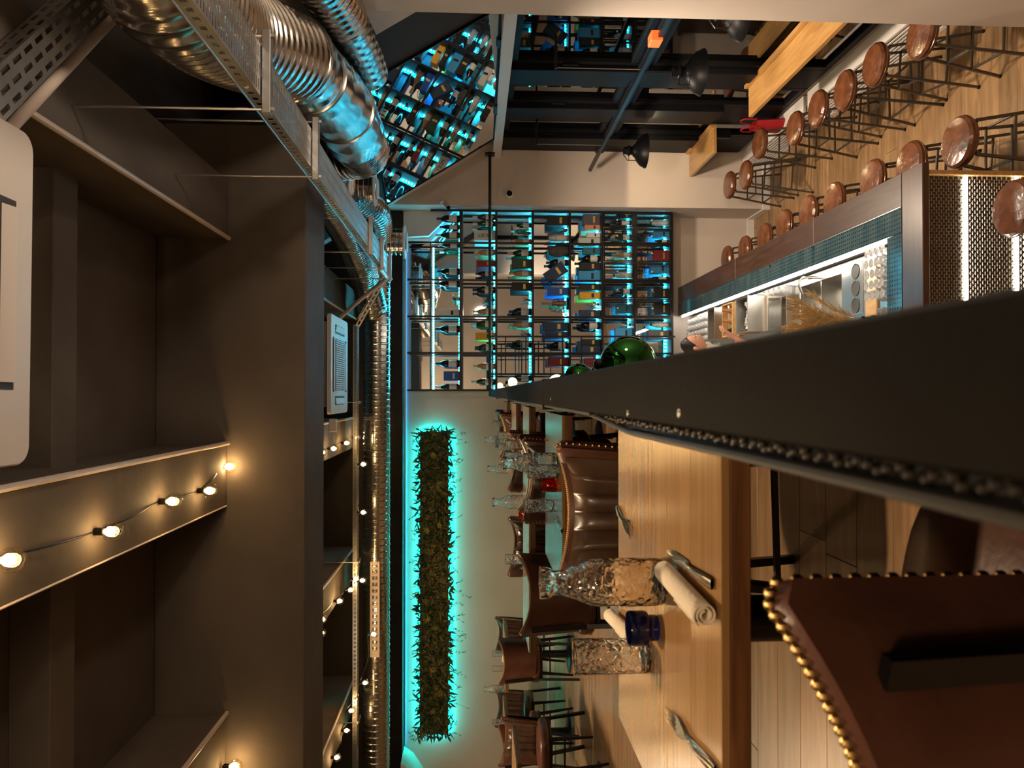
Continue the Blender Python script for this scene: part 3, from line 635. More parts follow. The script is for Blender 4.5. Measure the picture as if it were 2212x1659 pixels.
lip = spline([(-.049, -.5, .870), (-.049, .5, .870), (-.0515, .9, .868), (-.0525, 1.05, .866), (-.046, 1.2, .866), (-.038, 1.36, .870), (-.0355, 1.6, .872), (-.0355, 4, .872), (-.0355, 9.75, .872)], 8)
rel(MB().tube(lip, .0042, 8), (0, 5, 0)).build('edge_bead', m_paredge, pp)
rel(loft([(-.047, .845), (-.047, .862), (-.033, .858), (-.033, .845)], [-.5, 1.1]).add([], []), (0, 5, 0)).build('seam_channel', m_black, pp, smooth=False)
bd = MB()
for k in range(110): y = .14 + k * .0105; bd.ball((-.0395 + .002 * math.sin(k * 1.7), y - 5, .863 + .0015 * math.sin(k * 2.9)), .0032, 6, 4)
bd.build('studded_seam', m_bead, pp, kind='stuff')
for px, py in ((1468, 893), (1357, 893), (1190, 862)):
    p = atZ(px, py, .8795); MB().lathe([(.0045, 0), (.004, .0015), (.001, .002)], 10, (0, 0, 0)).build('screw_head', m_rod, pp).location = p - Vector((0, 5, 0))
for y in (2.2, 4.4, 6.6):
    rel(MB().box(-.0465, .0415, y, y + .003, .8455, .8808), (0, 5, 0)).build('cap_joint', m_black, pp, smooth=False)
# globes hung on the bar side of the parapet
def globe(p, r, ma, lab, cat='globe lamp'):
    g = thing('globe_lamp', lab, cat, p)
    MB().ball((0, 0, 0), r, 32, 20).build('globe', ma, g); MB().tube([(-p[0] + .002, 0, r * .5 + .03), (-.02, 0, r + .03), (0, 0, r + .01)], .006, 8).build('arm', m_black, g); MB().lathe([(.02, r - .01), (.022, r + .015), (.008, r + .025)], 12).build('cap', m_black, g)
globe((.115, 3.0, .47), .112, m_green, 'big green mirrored globe peeking over the parapet rail')
globe((.09, 4.42, .47), .085, m_green, 'smaller green mirrored globe just beyond the big green one')
mb_w = mat('lit opal globe', (.9, .85, .75), .3, emit=(1, .82, .6), es=.7)
globe((.075, 5.4, .49), .06, mb_w, 'pale opal globe beyond the green globes on the parapet')
globe((.12, 8.2, .66), .052, mb_w, 'small lit opal globe near the bottle shelf end of the parapet')

# ================================================================== BOTTLE SHELF
YF, YB = 9.80, 10.13
zr = [atY(x, 650, YF).z for x in (930, 992, 1070, 1149, 1229, 1299, 1369, 1450)]
xc = [min(atY(1150, y, YF).x, 2.335) for y in (449, 526, 606, 685, 763, 843)]
ztop = atY(880, 650, YF).z
sh = thing('bottle_shelf', 'tall black steel bottle shelf with cyan lit boards and mirror back', 'shelf', (1.2, 9.96, zr[-1])); so = Vector((1.2, 9.96, zr[-1]))
rel(MB().box(xc[-1], xc[0], YB + .015, YB + .03, zr[-1], ztop - .02), so).build('mirror_panel', m_mirror, sh, smooth=False)
for i, x in enumerate(xc):
    for y in (YF, YB):
        zt = ztop if 0 < i else zr[0] if y == YF else zr[1] - .03
        rel(MB().bar((x, y, zr[-1] - .012), (x, y, zt), .026, .022), so).build('post', m_black, sh, smooth=False)
for j, z in enumerate(zr):
    if j == 0:
        rel(MB().bar((xc[-1], YF, z), (xc[1], YF, z), .016, .016).bar((xc[-1], YB, z), (xc[1], YB, z), .016, .016), so).build('rail', m_black, sh, smooth=False)
    else:
        rel(MB().bbox(xc[-1], xc[0], YF - .010, YB + .012, z - (.045 if j == 1 else .026), z, .002), so).build('shelf_board', m_black, sh)
        rel(MB().box(xc[-1] + .01, xc[0] - .01, YB - .012, YB + .004, z + .001, z + .010), so).build('led_strip', m_led, sh, smooth=False)
        dl = MB()
        x = xc[-1] + .03
        while x < xc[0] - .03: dl.box(x, x + .008, YB - .016, YB - .011, z + .003, z + .009); x += .045
        rel(dl, so).build('led_dots', m_leddot, sh, smooth=False, kind='stuff')
dl = MB(); x = xc[-1] + .03
while x < xc[1]: dl.ball((x, YB - .02, zr[0] - .02), .008, 6, 4); x += .034
rel(dl, so).build('led_dots', m_leddot, sh, smooth=False, kind='stuff')
rel(MB().box(xc[-1] + .01, xc[1], YB - .01, YB + .005, zr[0] - .03, zr[0] - .012), so).build('led_strip', m_led, sh, smooth=False)
# locker doors with wire mesh
cx = xc[:4]
edges = []
for a, b in zip(cx, cx[1:]): edges += [(a, (a + b) / 2), ((a + b) / 2, b)]
def door(a, b, z0, z1):
    lo, hi = min(a, b) + .012, max(a, b) - .012; o = Vector((lo, YF - .012, z0))
    dr = MB()
    for q in ((lo, hi, z0, z0 + .018), (lo, hi, z1 - .018, z1), (lo, lo + .016, z0 + .018, z1 - .018), (hi - .016, hi, z0 + .018, z1 - .018)): dr.bbox(q[0], q[1], YF - .02, YF - .004, q[2], q[3], .002)
    dr = rel(dr, o).build('locker_door', m_black, sh); dr.location = o - so
    ms_ = MB(); x = lo + .028
    while x < hi - .016: ms_.bar((x, YF - .012, z0 + .018), (x, YF - .012, z1 - .018), .0022, .0022); x += .018
    z = z0 + .03
    while z < z1 - .018: ms_.bar((lo + .016, YF - .012, z), (hi - .016, YF - .012, z), .0022, .0022); z += .018
    rel(ms_, o).build('wire_mesh', m_black, dr, smooth=False, kind='stuff')
    k = MB().lathe([(.004, 0), (.004, .012), (.012, .016), (.013, .022), (.006, .027), (.001, .028)], 12, M=Matrix.Rotation(math.pi / 2, 4, 'X')).build('knob', m_rod, dr); k.location = ((hi - lo) * .5, -.008, (z1 - z0) * .55)
for a, b in edges:
    for j in (5, 6): door(a, b, zr[j + 1] + .002, zr[j] - .028)
for i in (1, 3): pass
for a, b in edges:
    if edges.index((a, b)) % 2 == 0:
        for y in (YF, YB): rel(MB().bar((b, y, zr[7]), (b, y, zr[5]), .014, .014), so).build('post', m_black, sh, smooth=False)
# ---- bottles and boxes
def bottle_proto(kind):
    prof = {'magnum': (.052, .30, .17, .016), 'champ': (.042, .30, .16, .014), 'wine': (.037, .29, .18, .014), 'rose': (.041, .28, .15, .014), 'spirit': (.042, .25, .17, .016)}[kind]
    r, h, sh_, nk = prof
    ma, fo, lab = {'magnum': (m_bdark, m_foilk, 'big dark bottle with a wide pale label on the bottle shelf'), 'champ': (m_bgreen, m_foilp, 'green champagne bottle with pale foil neck on the bottle shelf'), 'wine': (m_bdark, m_foilk, 'slim dark wine bottle on the bottle shelf'), 'rose': (m_brose, m_foilg, 'amber rose bottle with gilt neck on the bottle shelf'), 'spirit': (m_bwhite, m_foilk, 'clear spirit bottle on the bottle shelf')}[kind]
    t = thing('bottle', lab, 'bottle', (0, 0, -50), group=kind + ' bottles on the shelf')
    n = 18
    MB().lathe([(r * .8, 0), (r, .008), (r, sh_), (r * .93, sh_ + .02), (r * .7, sh_ + .045), (nk * 1.15, sh_ + .075), (nk, sh_ + .09), (nk, h - .004)], n).build('glass_body', ma, t)
    MB().lathe([(nk * 1.2, sh_ + .075), (nk + .001, sh_ + .092), (nk + .0015, h - .02), (nk + .004, h - .018), (nk + .004, h - .008), (nk + .001, h)], n).build('neck_foil', fo, t)
    lb = MB(); a0, a1 = math.radians(-90 - 62), math.radians(-90 + 62)
    lb.grid(lambda u, v: Vector((math.cos(a0 + (a1 - a0) * u) * (r + .001), math.sin(a0 + (a1 - a0) * u) * (r + .001), .035 + v * (sh_ - .07))), 14, 2)
    lb.build('label', m_label, t)
    return t
protos = {k: bottle_proto(k) for k in ('magnum', 'champ', 'wine', 'rose', 'spirit')}
used = set()
def put_bottle(kind, x, z, s=1., y=9.95):
    if kind in used: o = dup(protos[kind])
    else: o = protos[kind]; used.add(kind)
    o.location = (x, y, z); o.scale = (s, s, s); return o
def carton(x, z, wd, h, colr, dp=.12, y=9.95, rz=0, lab=None, text=None, band=True, name='gift_box'):
    t = thing(name, lab or ('%s gift carton standing on the bottle shelf' % {'sky': 'sky blue', 'navy': 'dark navy', 'pale': 'pale green', 'grey': 'charcoal', 'teal': 'teal'}.get(colr, colr)), 'box', (x, y, z), rz, group=colr + ' cartons on the shelf')
    MB().bbox(-wd / 2, wd / 2, -dp / 2, dp / 2, 0, h, .003).build('carton', m_box[colr], t)
    if band: MB().box(-wd * .3, wd * .3, -dp / 2 - .001, -dp / 2, h * .3, h * .42).build('print_panel', m_inkg if colr in ('black', 'red', 'navy', 'green', 'grey') else m_ink if colr != 'blue' else m_label, t, smooth=False)
    if text: lettering(text, t, (0, -dp / 2 - .0015, h * .52), h * .24, m_ink, vert=True)
    return t
def lettering(s, parent, loc, size, ma, vert=False, rot=(math.pi / 2, 0, 0)):
    c = bpy.data.curves.new('lettering', 'FONT'); c.body = s; c.size = size; c.align_x = 'CENTER'; c.align_y = 'CENTER'; c.extrude = .0005
    tmp = bpy.data.objects.new('tmp_text', c); col.objects.link(tmp); dg = bpy.context.evaluated_depsgraph_get(); me = bpy.data.meshes.new_from_object(tmp.evaluated_get(dg)); bpy.data.objects.remove(tmp)
    me.materials.clear(); me.materials.append(ma)
    r_ = Matrix.Rotation(rot[0], 4, 'X') @ (Matrix.Rotation(math.pi / 2, 4, 'Z') if vert else Matrix.Identity(4))
    me.transform(r_); return link('lettering', me, parent, loc)
def decor_plant(x, z, s=1., lab='spiky green houseplant in a small pot on the bottle shelf'):
    t = thing('spider_plant', lab, 'plant', (x, 9.95, z)); MB().lathe([(.035 * s, 0), (.05 * s, .06 * s), (.046 * s, .06 * s), (.04 * s, .05 * s), (.001, .05 * s)], 16).build('pot', m_pot, t)
    rr = random.Random(int(x * 100))
    for k in range(18): 
        an = k / 18 * 6.28; lf = MB(); leafblade(lf, Vector((0, 0, .05 * s)), Vector((math.cos(an), math.sin(an) * .6, rr.uniform(.5, 1.6))), rr.uniform(.14, .24) * s, .014, Vector((0, 0, 1)), .5, 5); lf.build('leaf', m_leafs[0], t, smooth=False)
def coral(x, z, s=1., lab='branching coral ornament on the bottle shelf', ma=None):
    t = thing('coral_ornament', lab, 'ornament', (x, 9.95, z), group='coral and twig ornaments'); rr = random.Random(int(x * 1000 + z * 10)); mb = MB(); mb.ball((0, 0, .03 * s), .03 * s, 10, 6)
    mb.build('base', ma or m_rock, t)
    for k in range(7):
        d = Vector((rr.uniform(-.45, .45), rr.uniform(-.4, .4), 1)).normalized(); p = Vector((0, 0, .02 * s)); q = p + d * .09 * s; e_ = q + (d + Vector((rr.uniform(-.4, .4), 0, 0))).normalized() * .07 * s
        MB().tube([p, q, e_], [.007 * s, .005 * s, .002 * s], 6).build('branch', ma or m_rock, t)
def X_(yc, Y=9.95): return atY(1150, 420 + yc * .2803, Y).x
BASE = {'magnum': 'big dark bottle', 'wine': 'slim dark bottle', 'champ': 'green champagne bottle', 'rose': 'amber bottle', 'spirit': 'clear bottle', 'plant': 'spiky plant', 'coral': 'coral ornament', 'moet': 'lettered white carton', 'rock': 'driftwood', 'tilt': 'slanted blue case', 'basket': 'wire basket'}
BROW = {1: 'top board', 2: 'second board', 3: 'third board', 4: 'fourth board', 5: 'board above the lockers', 6: 'upper locker row', 7: 'bottom locker row'}
def nm_of(it): return BASE.get(it[0]) or '%s carton' % {'sky': 'sky blue', 'navy': 'navy'}.get(it[2][0], it[2][0])
ROWS = {1: [('magnum', 205, .95), ('wine', 268, .85), ('champ', 330, 1.), ('champ', 405, .9), ('magnum', 600, .95), ('magnum', 692, 1.), ('plant', 810, 1.), ('box', 918, ('white', .09, .26)), ('magnum', 1040, 1.), ('magnum', 1305, 1.), ('box', 1400, ('blue', .12, .20)), ('champ', 1485, 1.)],
        2: [('champ', 180, .95), ('champ', 230, .95), ('moet', 325, None), ('rose', 450, .95), ('box', 540, ('red', .08, .24)), ('wine', 615, .85), ('magnum', 740, .95), ('coral', 815, .9), ('rose', 905, 1.), ('champ', 1000, 1.), ('box', 1095, ('yellow', .09, .25)), ('magnum', 1180, .85), ('rose', 1325, 1.), ('champ', 1445, 1.)],
        3: [('champ', 240, .8), ('coral', 300, .9), ('rose', 365, .9), ('champ', 455, 1.), ('box', 540, ('green', .12, .25)), ('rose', 610, 1.), ('box', 715, ('black', .11, .25)), ('coral', 815, .6), ('magnum', 905, .95), ('rose', 1005, 1.), ('coral', 1080, .8), ('magnum', 1155, 1.), ('champ', 1415, 1.)],
        4: [('box', 205, ('black', .13, .26)), ('coral', 275, .8), ('spirit', 335, 1.), ('rock', 430, 1.), ('magnum', 520, .9), ('tilt', 590, None), ('box', 750, ('blue', .10, .26)), ('basket', 840, None), ('box', 1020, ('navy', .11, .33)), ('box', 1085, ('navy', .09, .3)), ('magnum', 1165, .9), ('box', 1290, ('red', .12, .25))],
        5: [('box', 195, ('grey', .14, .22)), ('box', 255, ('orange', .06, .2)), ('box', 315, ('white', .06, .17)), ('box', 365, ('pale', .10, .28)), ('box', 435, ('teal', .09, .22)), ('magnum', 492, .9), ('box', 555, ('black', .10, .26)), ('box', 630, ('sky', .13, .28)), ('box', 715, ('black', .08, .26)), ('box', 780, ('yellow', .09, .27)), ('coral', 843, .7), ('box', 925, ('navy', .11, .28)), ('magnum', 1010, 1.), ('box', 1140, ('black', .08, .25)), ('box', 1195, ('navy', .10, .3)), ('box', 1300, ('red', .12, .2))],
        6: [('wine', 212, .9), ('box', 163, ('black', .06, .2)), ('champ', 325, .9), ('rose', 460, .9), ('spirit', 515, .8), ('spirit', 620, .9), ('magnum', 745, .8), ('box', 880, ('teal', .12, .2)), ('coral', 1000, .7), ('box', 1075, ('sky', .16, .22))],
        7: [('spirit', 210, .9), ('box', 300, ('sky', .08, .2)), ('wine', 350, .6), ('box', 470, ('red', .14, .2)), ('box', 570, ('sky', .12, .24)), ('wine', 645, .9), ('box', 760, ('black', .13, .2)), ('box', 880, ('black', .15, .2)), ('spirit', 1000, .9), ('box', 1080, ('grey', .12, .28))]}
seen = set()
for rw, its in ROWS.items():
    z = zr[rw] + .0005
    for ii, (kd, yc, arg) in enumerate(its):
        x = X_(yc); nb = nm_of(its[ii - 1]) if ii else nm_of(its[1]); lbl = '%s on the %s, next to the %s' % (nm_of(its[ii]), BROW[rw], nb)
        if lbl in seen and ii + 1 < len(its): lbl = '%s on the %s, before the %s' % (nm_of(its[ii]), BROW[rw], nm_of(its[ii + 1]))
        seen.add(lbl)
        if kd in protos: put_bottle(kd, x, z, arg * 1.02, 10.0 if (rw, yc) == (4, 520) else 9.885 if rw == 1 and yc < 420 else 9.95)['label'] = lbl
        elif kd == 'box': carton(x, z, arg[1], arg[2], arg[0])['label'] = lbl
        elif kd == 'plant': decor_plant(x, z, .72)
        elif kd == 'coral': coral(x, z, arg, lbl)
        elif kd == 'moet': carton(x, z, .13, .27, 'white', text='MO\u00cbT', band=False, lab='white champagne carton lettered MO\u00cbT beside the green bottles')
        elif kd == 'rock':
            t = thing('driftwood', 'grey lump of driftwood on the bottle shelf', 'ornament', (x, 9.95, z)); rr = random.Random(5); mb = MB(); 
            mb.grid(lambda u, v: Vector((math.cos(u * 6.283) * (.09 - .05 * abs(v - .3)) * (1 + .25 * math.sin(u * 19 + v * 7)), math.sin(u * 6.283) * .06 * (1 + .2 * math.sin(u * 13)), v * .24)) * (1 if v < .98 else 1), 28, 12, True); mb.build('driftwood_body', m_rock, t); MB().tube([(0, 0, .2), (.05, 0, .26)], [.03, .01], 8).build('branch_stub', m_rock, t)
        elif kd == 'tilt':
            t = carton(x + .05, z + .002, .16, .29, 'navy', .06, 9.87, lab='dark blue presentation case leaning at a slant'); t.rotation_euler[1] = -.62; t.location.z = z + .05
            t.location.z = z + .06 * 0 + .0475
        elif kd == 'basket':
            t = thing('wire_basket', 'wire bottle basket holding an amber bottle', 'basket', (x, 9.95, z)); MB().lathe([(.08, 0), (.085, .012), (.02, .014)], 18).build('base', m_black, t)
            for k in range(10):
                an = k / 10 * 6.28; MB().tube([(math.cos(an) * .07, math.sin(an) * .07, .01), (math.cos(an) * .078, math.sin(an) * .078, .1), (math.cos(an) * .06, math.sin(an) * .06, .17), (math.cos(an) * .02, math.sin(an) * .02, .2)], .0025, 5).build('wire', m_black, t)
            for zz in (.06, .12): MB().tube([(math.cos(k / 16 * 6.2832) * .078, math.sin(k / 16 * 6.2832) * .078, zz) for k in range(17)], .0025, 5).build('hoop', m_black, t)
            b = MB().lathe([(.001, .018), (.04, .02), (.042, .12), (.03, .16), (.014, .19), (.013, .34)], 14).build('bottle', m_brose, None, label='amber bottle standing inside the wire basket', cat='bottle'); b.location = (x, 9.95, z)
cv_ = thing('cove_light', 'blue led strip glowing along the top of the back wall', 'led strip', (-1.2, D - .015, 1.975))
MB().box(-3.4, 3.17, -.004, .012, -.006, .006).build('led_strip', m_ledb, cv_, smooth=False); MB().box(-3.4, 3.17, -.012, -.005, -.012, .008).build('channel', m_tray, cv_, smooth=False)
cn_ = thing('corner_led', 'blue led strip lighting the sloped corner above the bottle shelf', 'led strip', (2.15, 10.0, 1.4))
MB().bar((-.16, .04, .12), (.09, .04, -.085), .012, .012).build('led_strip', m_ledc, cn_, smooth=False); MB().bar((-.16, .03, .113), (.09, .03, -.092), .016, .006).build('channel', m_black, cn_, smooth=False)
struct('trim_corner_soffit', MB().prism([(-4.62, 1.98), (-4.70, 1.86), (-4.95, 1.70), (-6.5, 1.70), (-6.5, 1.98)], 9.7, D, 'y'), m_wall)
# hanging grille in front of the shelf
Yg = 9.42; gp = lambda px, py: atY(px, py, Yg)
gi = thing('steel_grille', 'black steel grille hanging from the tie rod in front of the bottle shelf', 'grille', gp(1060, 767)); go = gp(1060, 767)
for py, x1 in ((727, 1458), (808, 1262)): MB().bar(gp(1060, py) - go, gp(x1, py) - go, .022, .022).build('upright', m_black, gi, smooth=False)
for py, a_, b_ in ((766, 1062, 1330), (738, 1072, 1226)): MB().bar(gp(a_, py) - go, gp(b_, py) - go, .014, .014).build('inner_upright', m_black, gi, smooth=False)
for px, y0, y1 in ((1071, 727, 808), (1092, 727, 808), (1127, 738, 808), (1136, 727, 808), (1163, 738, 808), (1175, 727, 808), (1215, 727, 808), (1256, 727, 808)): MB().bar(gp(px, y0) - go, gp(px, y1) - go, .014, .014).build('crossbar', m_black, gi, smooth=False)

# ================================================================== BAR
ZB = -1.66
bar_ = thing('bar_counter', 'long walnut bar counter with blue perforated tiles and lit metal front', 'bar', (1.2, 7, ZL)); bo = Vector((1.2, 7, ZL))
yn = 4.545
for y0, y1 in ((yn + .23, 6.05), (6.053, 7.9), (7.903, 10.15)): rel(MB().bbox(1.2, 1.415, y0, y1, ZB - .045, ZB, .004), bo).build('wood_top', m_barwood, bar_)
rel(MB().bbox(.10, 1.415, yn, yn + .227, ZB - .045, ZB, .004), bo).build('wood_top', m_barend, bar_)
ty = [yn + .23, 5.25, 6.05, 6.95, 7.95, 9.0, 10.15]
for a, b in zip(ty, ty[1:]): rel(MB().bbox(1.03, 1.197, a + .002, b - .002, ZB - .02, ZB + .002, .001), bo).build('glass_tile', m_tile, bar_)
for a, b in ((.55, 1.027), (.1, .547)): rel(MB().bbox(a, b, yn + .23, yn + .405, ZB - .02, ZB + .002, .001), bo).build('glass_tile', m_tile, bar_)
rel(MB().box(1.03, 1.035, yn + .41, 10.15, ZB - .05, ZB - .02).box(1.194, 1.199, yn + .235, 10.15, ZB - .001, ZB + .004), bo).build('steel_edge', m_steel, bar_, smooth=False)
for y in (5.25, 6.05, 6.95): rel(MB().lathe([(.012, 0), (.012, .003), (.001, .003)], 12, (1.175, y, ZB + .002)), bo).build('cap_plug', m_black, bar_)
rel(MB().box(1.04, 1.35, yn + .06, 10.15, ZL, ZB - .045), bo).build('bar_body', m_inset, bar_, smooth=False)
rel(MB().box(.1, 1.04, yn + .06, yn + .38, ZL, ZB - .045), bo).build('bar_body', m_inset, bar_, smooth=False)
rel(MB().bbox(1.352, 1.372, yn + .03, 10.15, ZL, ZB - .045, .003), bo).build('wood_skirt', m_barwood, bar_)
rel(MB().bbox(1.345, 1.375, yn + .02, yn + .06, ZL, ZB - .045, .003), bo).build('corner_post', m_wshelf, bar_)
bk = MB(); z = ZB - .05; row = 0
while z > ZL + .3:
    x = .12 + (.019 if row % 2 else 0)
    while x < 1.32: 
        bk.add([(x, yn + .058, z), (x + .034, yn + .058, z), (x + .034, yn + .058, z - .0135), (x, yn + .058, z - .0135), (x + .004, yn + .050, z - .004), (x + .030, yn + .050, z - .004), (x + .030, yn + .050, z - .010), (x + .004, yn + .050, z - .010)], [(4, 5, 6, 7), (0, 1, 5, 4), (1, 2, 6, 5), (2, 3, 7, 6), (3, 0, 4, 7)]); x += .038
    z -= .0155; row += 1
rel(bk, bo).build('embossed_front', m_brick, bar_, smooth=False, kind='stuff')
for px in (2090, 2200):
    p = atY(px, 540, yn + .03); rel(MB().bbox(.12, 1.34, yn + .035, yn + .049, p.z - .008, p.z + .008, .002), bo).build('led_strip', m_ledw, bar_)
ft = thing('foot_rail', 'polished steel foot rail along the stool side of the bar', 'foot rail', (1.396, 7.3, ZL + .27))
MB().tube([(0, -2.70, 0), (0, 2.6, 0)], .013, 12).build('rail', m_steel, ft)
for y in (-2.5, -.8, .9, 2.4): MB().tube([(0, y, 0), (-.022, y, 0)], .008, 8).build('rail_bracket', m_steel, ft)
# work counter
ZW = -1.84
wc = thing('work_counter', 'stainless work counter behind the bar with lit underside edge', 'counter', (.75, 7.5, ZL)); wo = Vector((.75, 7.5, ZL))
def plate(x0, x1, y0, y1): rel(MB().bbox(x0, x1, y0, y1, ZW - .03, ZW, .003), wo).build('steel_top', m_steel, wc)
plate(.45, 1.03, 4.96, 5.95); plate(.45, 1.03, 6.72, 10.15); plate(.45, .55, 5.95, 6.72); plate(.95, 1.03, 5.95, 6.72)
rel(MB().box(.55, .95, 5.95, 6.72, ZW - .22, ZW - .2).box(.53, .55, 5.95, 6.72, ZW - .22, ZW - .03).box(.95, .97, 5.95, 6.72, ZW - .22, ZW - .03).box(.55, .95, 5.93, 5.95, ZW - .22, ZW - .03).box(.55, .95, 6.72, 6.74, ZW - .22, ZW - .03).box(.55, .95, 6.32, 6.335, ZW - .2, ZW - .01), wo).build('sink_basin', m_steel, wc, smooth=False)
rel(MB().box(.5, 1.03, 4.96, 10.1, ZL + .05, ZW - .24), wo).build('cabinet', m_steel, wc, smooth=False)
rel(MB().bbox(1.012, 1.028, 4.97, 10.1, ZB - .05, ZB - .035, .002), bo).build('led_strip', m_ledk, bar_)
fc = thing('tap', 'chrome tap over the double sink behind the bar', 'tap', (.975, 6.33, ZW)); MB().tube(spline([(0, 0, 0), (0, 0, .14), (-.05, 0, .18), (-.14, 0, .15)], 6), .011, 10).build('spout', m_steel, fc); MB().tube([(0, .0, .05), (0, .06, .07)], .008, 8).build('lever', m_steel, fc)
# glasses behind the bar
def cup(name, lab, prof, ma, group, cat='glass', extra=None):
    o = MB().lathe(prof, 20).build(name, ma, None, label=lab, cat=cat, group=group); o.location = (0, 0, -50); return o
coupe = cup('coupe_glass', 'stemmed clear glass upside down on the lit bar drainer', [(.029, 0), (.030, .004), (.033, .05), (.026, .085), (.006, .095), (.004, .16), (.03, .166), (.03, .169), (.001, .17)], m_thin, 'stemmed glasses on the drainer')
first = [True]
def place(proto, p, flag, rz=0):
    if flag[0]: flag[0] = False; o = proto
    else: o = proto.copy(); col.objects.link(o)
    o.location = p; o.rotation_euler[2] = rz; return o
fr_ = MB().bbox(.60, 1.0, 4.98, 5.26, ZW, ZW + .008, .003).build('drainer_tray', m_steel, None, label='steel drainer tray under the stemmed glasses', cat='tray')
for i in range(5):
    for j in range(4): place(coupe, (.675 + i * .075, 5.02 + j * .068 + (.01 if i % 2 else 0), ZW + .0085), first)
tum = cup('tumbler', 'clear tumbler beside the stainless work counter edge', [(.028, 0), (.032, .004), (.036, .1), (.034, .1), (.03, .012), (.001, .01)], m_thin, 'tumblers on the work counter'); ftm = [True]
for i in range(2):
    for j in range(4): place(tum, (.4865 + i * .073, 4.998 + j * .0735, ZW), ftm)
wg = cup('wine_glass', 'clear wine glass standing at the shelf end of the bar', [(.03, 0), (.032, .003), (.006, .008), (.004, .075), (.02, .09), (.036, .12), (.036, .15), (.028, .185), (.027, .185), (.034, .15), (.034, .122), (.001, .095)], m_thin, 'wine glasses at the shelf end of the bar'); fw = [True]
for i in range(6):
    for j in range(6): place(wg, (.50 + i * .082, 9.0 + j * .14, ZW), fw)
tk = MB().bbox(-.12, .12, -.1, .1, 0, .02, .015); tk.build('serving_tray', mat('cream tray', (.62, .55, .42), .4), None, label='cream rounded tray on the lit work counter', cat='tray').location = (.86, 5.43, ZW)
MB().bbox(-.08, .08, -.08, .08, 0, .018, .004).build('cutting_board', m_crate, None, label='small pale cutting board on the work counter', cat='board').location = (.64, 5.47, ZW)
ins = thing('garnish_insert', 'steel garnish insert with three round wells', 'container', (.80, 5.70, ZW)); 
MB().bbox(-.195, .195, -.09, .09, 0, .012, .004).build('plate', m_steel, ins)
for x in (-.13, 0, .13): MB().lathe([(.055, .013), (.06, .016), (.055, .018), (.05, .014), (.001, .0128)], 20, (x, 0, 0)).build('well', m_inset, ins)
jc = thing('juicer', 'round steel citrus juicer beside the tumblers', 'juicer', (.515, 5.80, ZW)); MB().lathe([(.06, 0), (.06, .03), (.055, .035), (.05, .02), (.02, .03), (.012, .06), (.001, .065)], 20).build('dish', m_steel, jc); MB().bbox(-.07, .07, -.07, .07, 0, .012, .004).build('base', m_steel, jc)
# crate, tubs
def bin_(p, w_, d_, h_, ma, lab, name, cat):
    t = thing(name, lab, cat, p); q = .006
    MB().box(-w_ / 2, w_ / 2, -d_ / 2, -d_ / 2 + q, 0, h_).box(-w_ / 2, w_ / 2, d_ / 2 - q, d_ / 2, 0, h_).box(-w_ / 2, -w_ / 2 + q, -d_ / 2 + q, d_ / 2 - q, 0, h_).box(w_ / 2 - q, w_ / 2, -d_ / 2 + q, d_ / 2 - q, 0, h_).box(-w_ / 2 + q, w_ / 2 - q, -d_ / 2 + q, d_ / 2 - q, 0, q).build('tub', ma, t, smooth=False)
    MB().tube([(-w_ / 2, -d_ / 2, h_), (w_ / 2, -d_ / 2, h_), (w_ / 2, d_ / 2, h_), (-w_ / 2, d_ / 2, h_), (-w_ / 2, -d_ / 2, h_)], .005, 6).build('rim', ma, t); return t
ZS = -1.60
std = thing('steel_riser', 'stainless riser shelf carrying the crate and tubs', 'shelf', (.735, 7.62, ZW)); MB().bbox(-.165, .165, -.75, .75, ZS - ZW - .012, ZS - ZW - .001, .003).build('top', m_steel, std)
for x in (-.15, .15):
    for y in (-.72, .72): MB().box(x - .01, x + .01, y - .01, y + .01, 0, ZS - ZW - .012).build('leg', m_steel, std, smooth=False)
t = bin_((.735, 7.09, ZS), .33, .32, .16, m_steel, 'steel tub half full of ice on the riser', 'ice_tub', 'tub')
ic = MB(); rr = random.Random(2)
for k in range(160): x, y, z = rr.uniform(-.135, .135), rr.uniform(-.13, .02), rr.uniform(.045, .11); s = rr.uniform(.012, .02); ic.box(-s, s, -s, s, -s, s, Matrix.Translation((x, y, z)) @ Matrix.Rotation(rr.random() * 3, 4, Vector((rr.random(), rr.random(), rr.random() + .1))))
ic.build('ice', m_ice, t, smooth=False, kind='stuff')
bin_((.70, 6.79, ZW), .36, .12, .12, m_steel, 'narrow steel tub beside the ice tub', 'steel_tub', 'tub')
bin_((.735, 8.02, ZS), .33, .22, .16, m_steel, 'plain steel tub beside the wooden crate', 'steel_tub', 'tub')
ct = thing('wooden_crate', 'pale slatted wooden crate between the steel tubs', 'crate', (.735, 7.56, ZS))
for s in (-1, 1):
    for z in (0.01, .085): MB().bbox(-.165, .165, s * .15 - .006, s * .15 + .006, z, z + .06, .002).build('slat', m_crate, ct); MB().bbox(s * .160 - .006, s * .160 + .006, -.143, .143, z, z + .06, .002).build('end_slat', m_crate, ct)
for y in (-.09, 0, .09): MB().bbox(-.15, .15, y - .035, y + .035, 0, .009, .002).build('bottom_slat', m_crate, ct)
for i, (x, c) in enumerate(((-.15, m_bgreen), (-.02, m_brose), (.12, m_brose))):
    b = MB().lathe([(.03, .0), (.032, .1), (.014, .14), (.013, .19)], 12).build('bottle', c, None, label=['dark green bottle standing in the wooden crate', 'amber bottle in the middle of the wooden crate', 'amber bottle at the window end of the wooden crate'][i], cat='bottle', group='bottles in the crate'); b.location = (.735 + x * .75, 7.54, ZS + .0095)
MB().bbox(-.05, .05, -.035, .035, 0, .06, .004).build('yellow_pack', m_box['yellow'], None, label='yellow pack beside the wooden crate', cat='pack').location = (.96, 7.35, ZW)
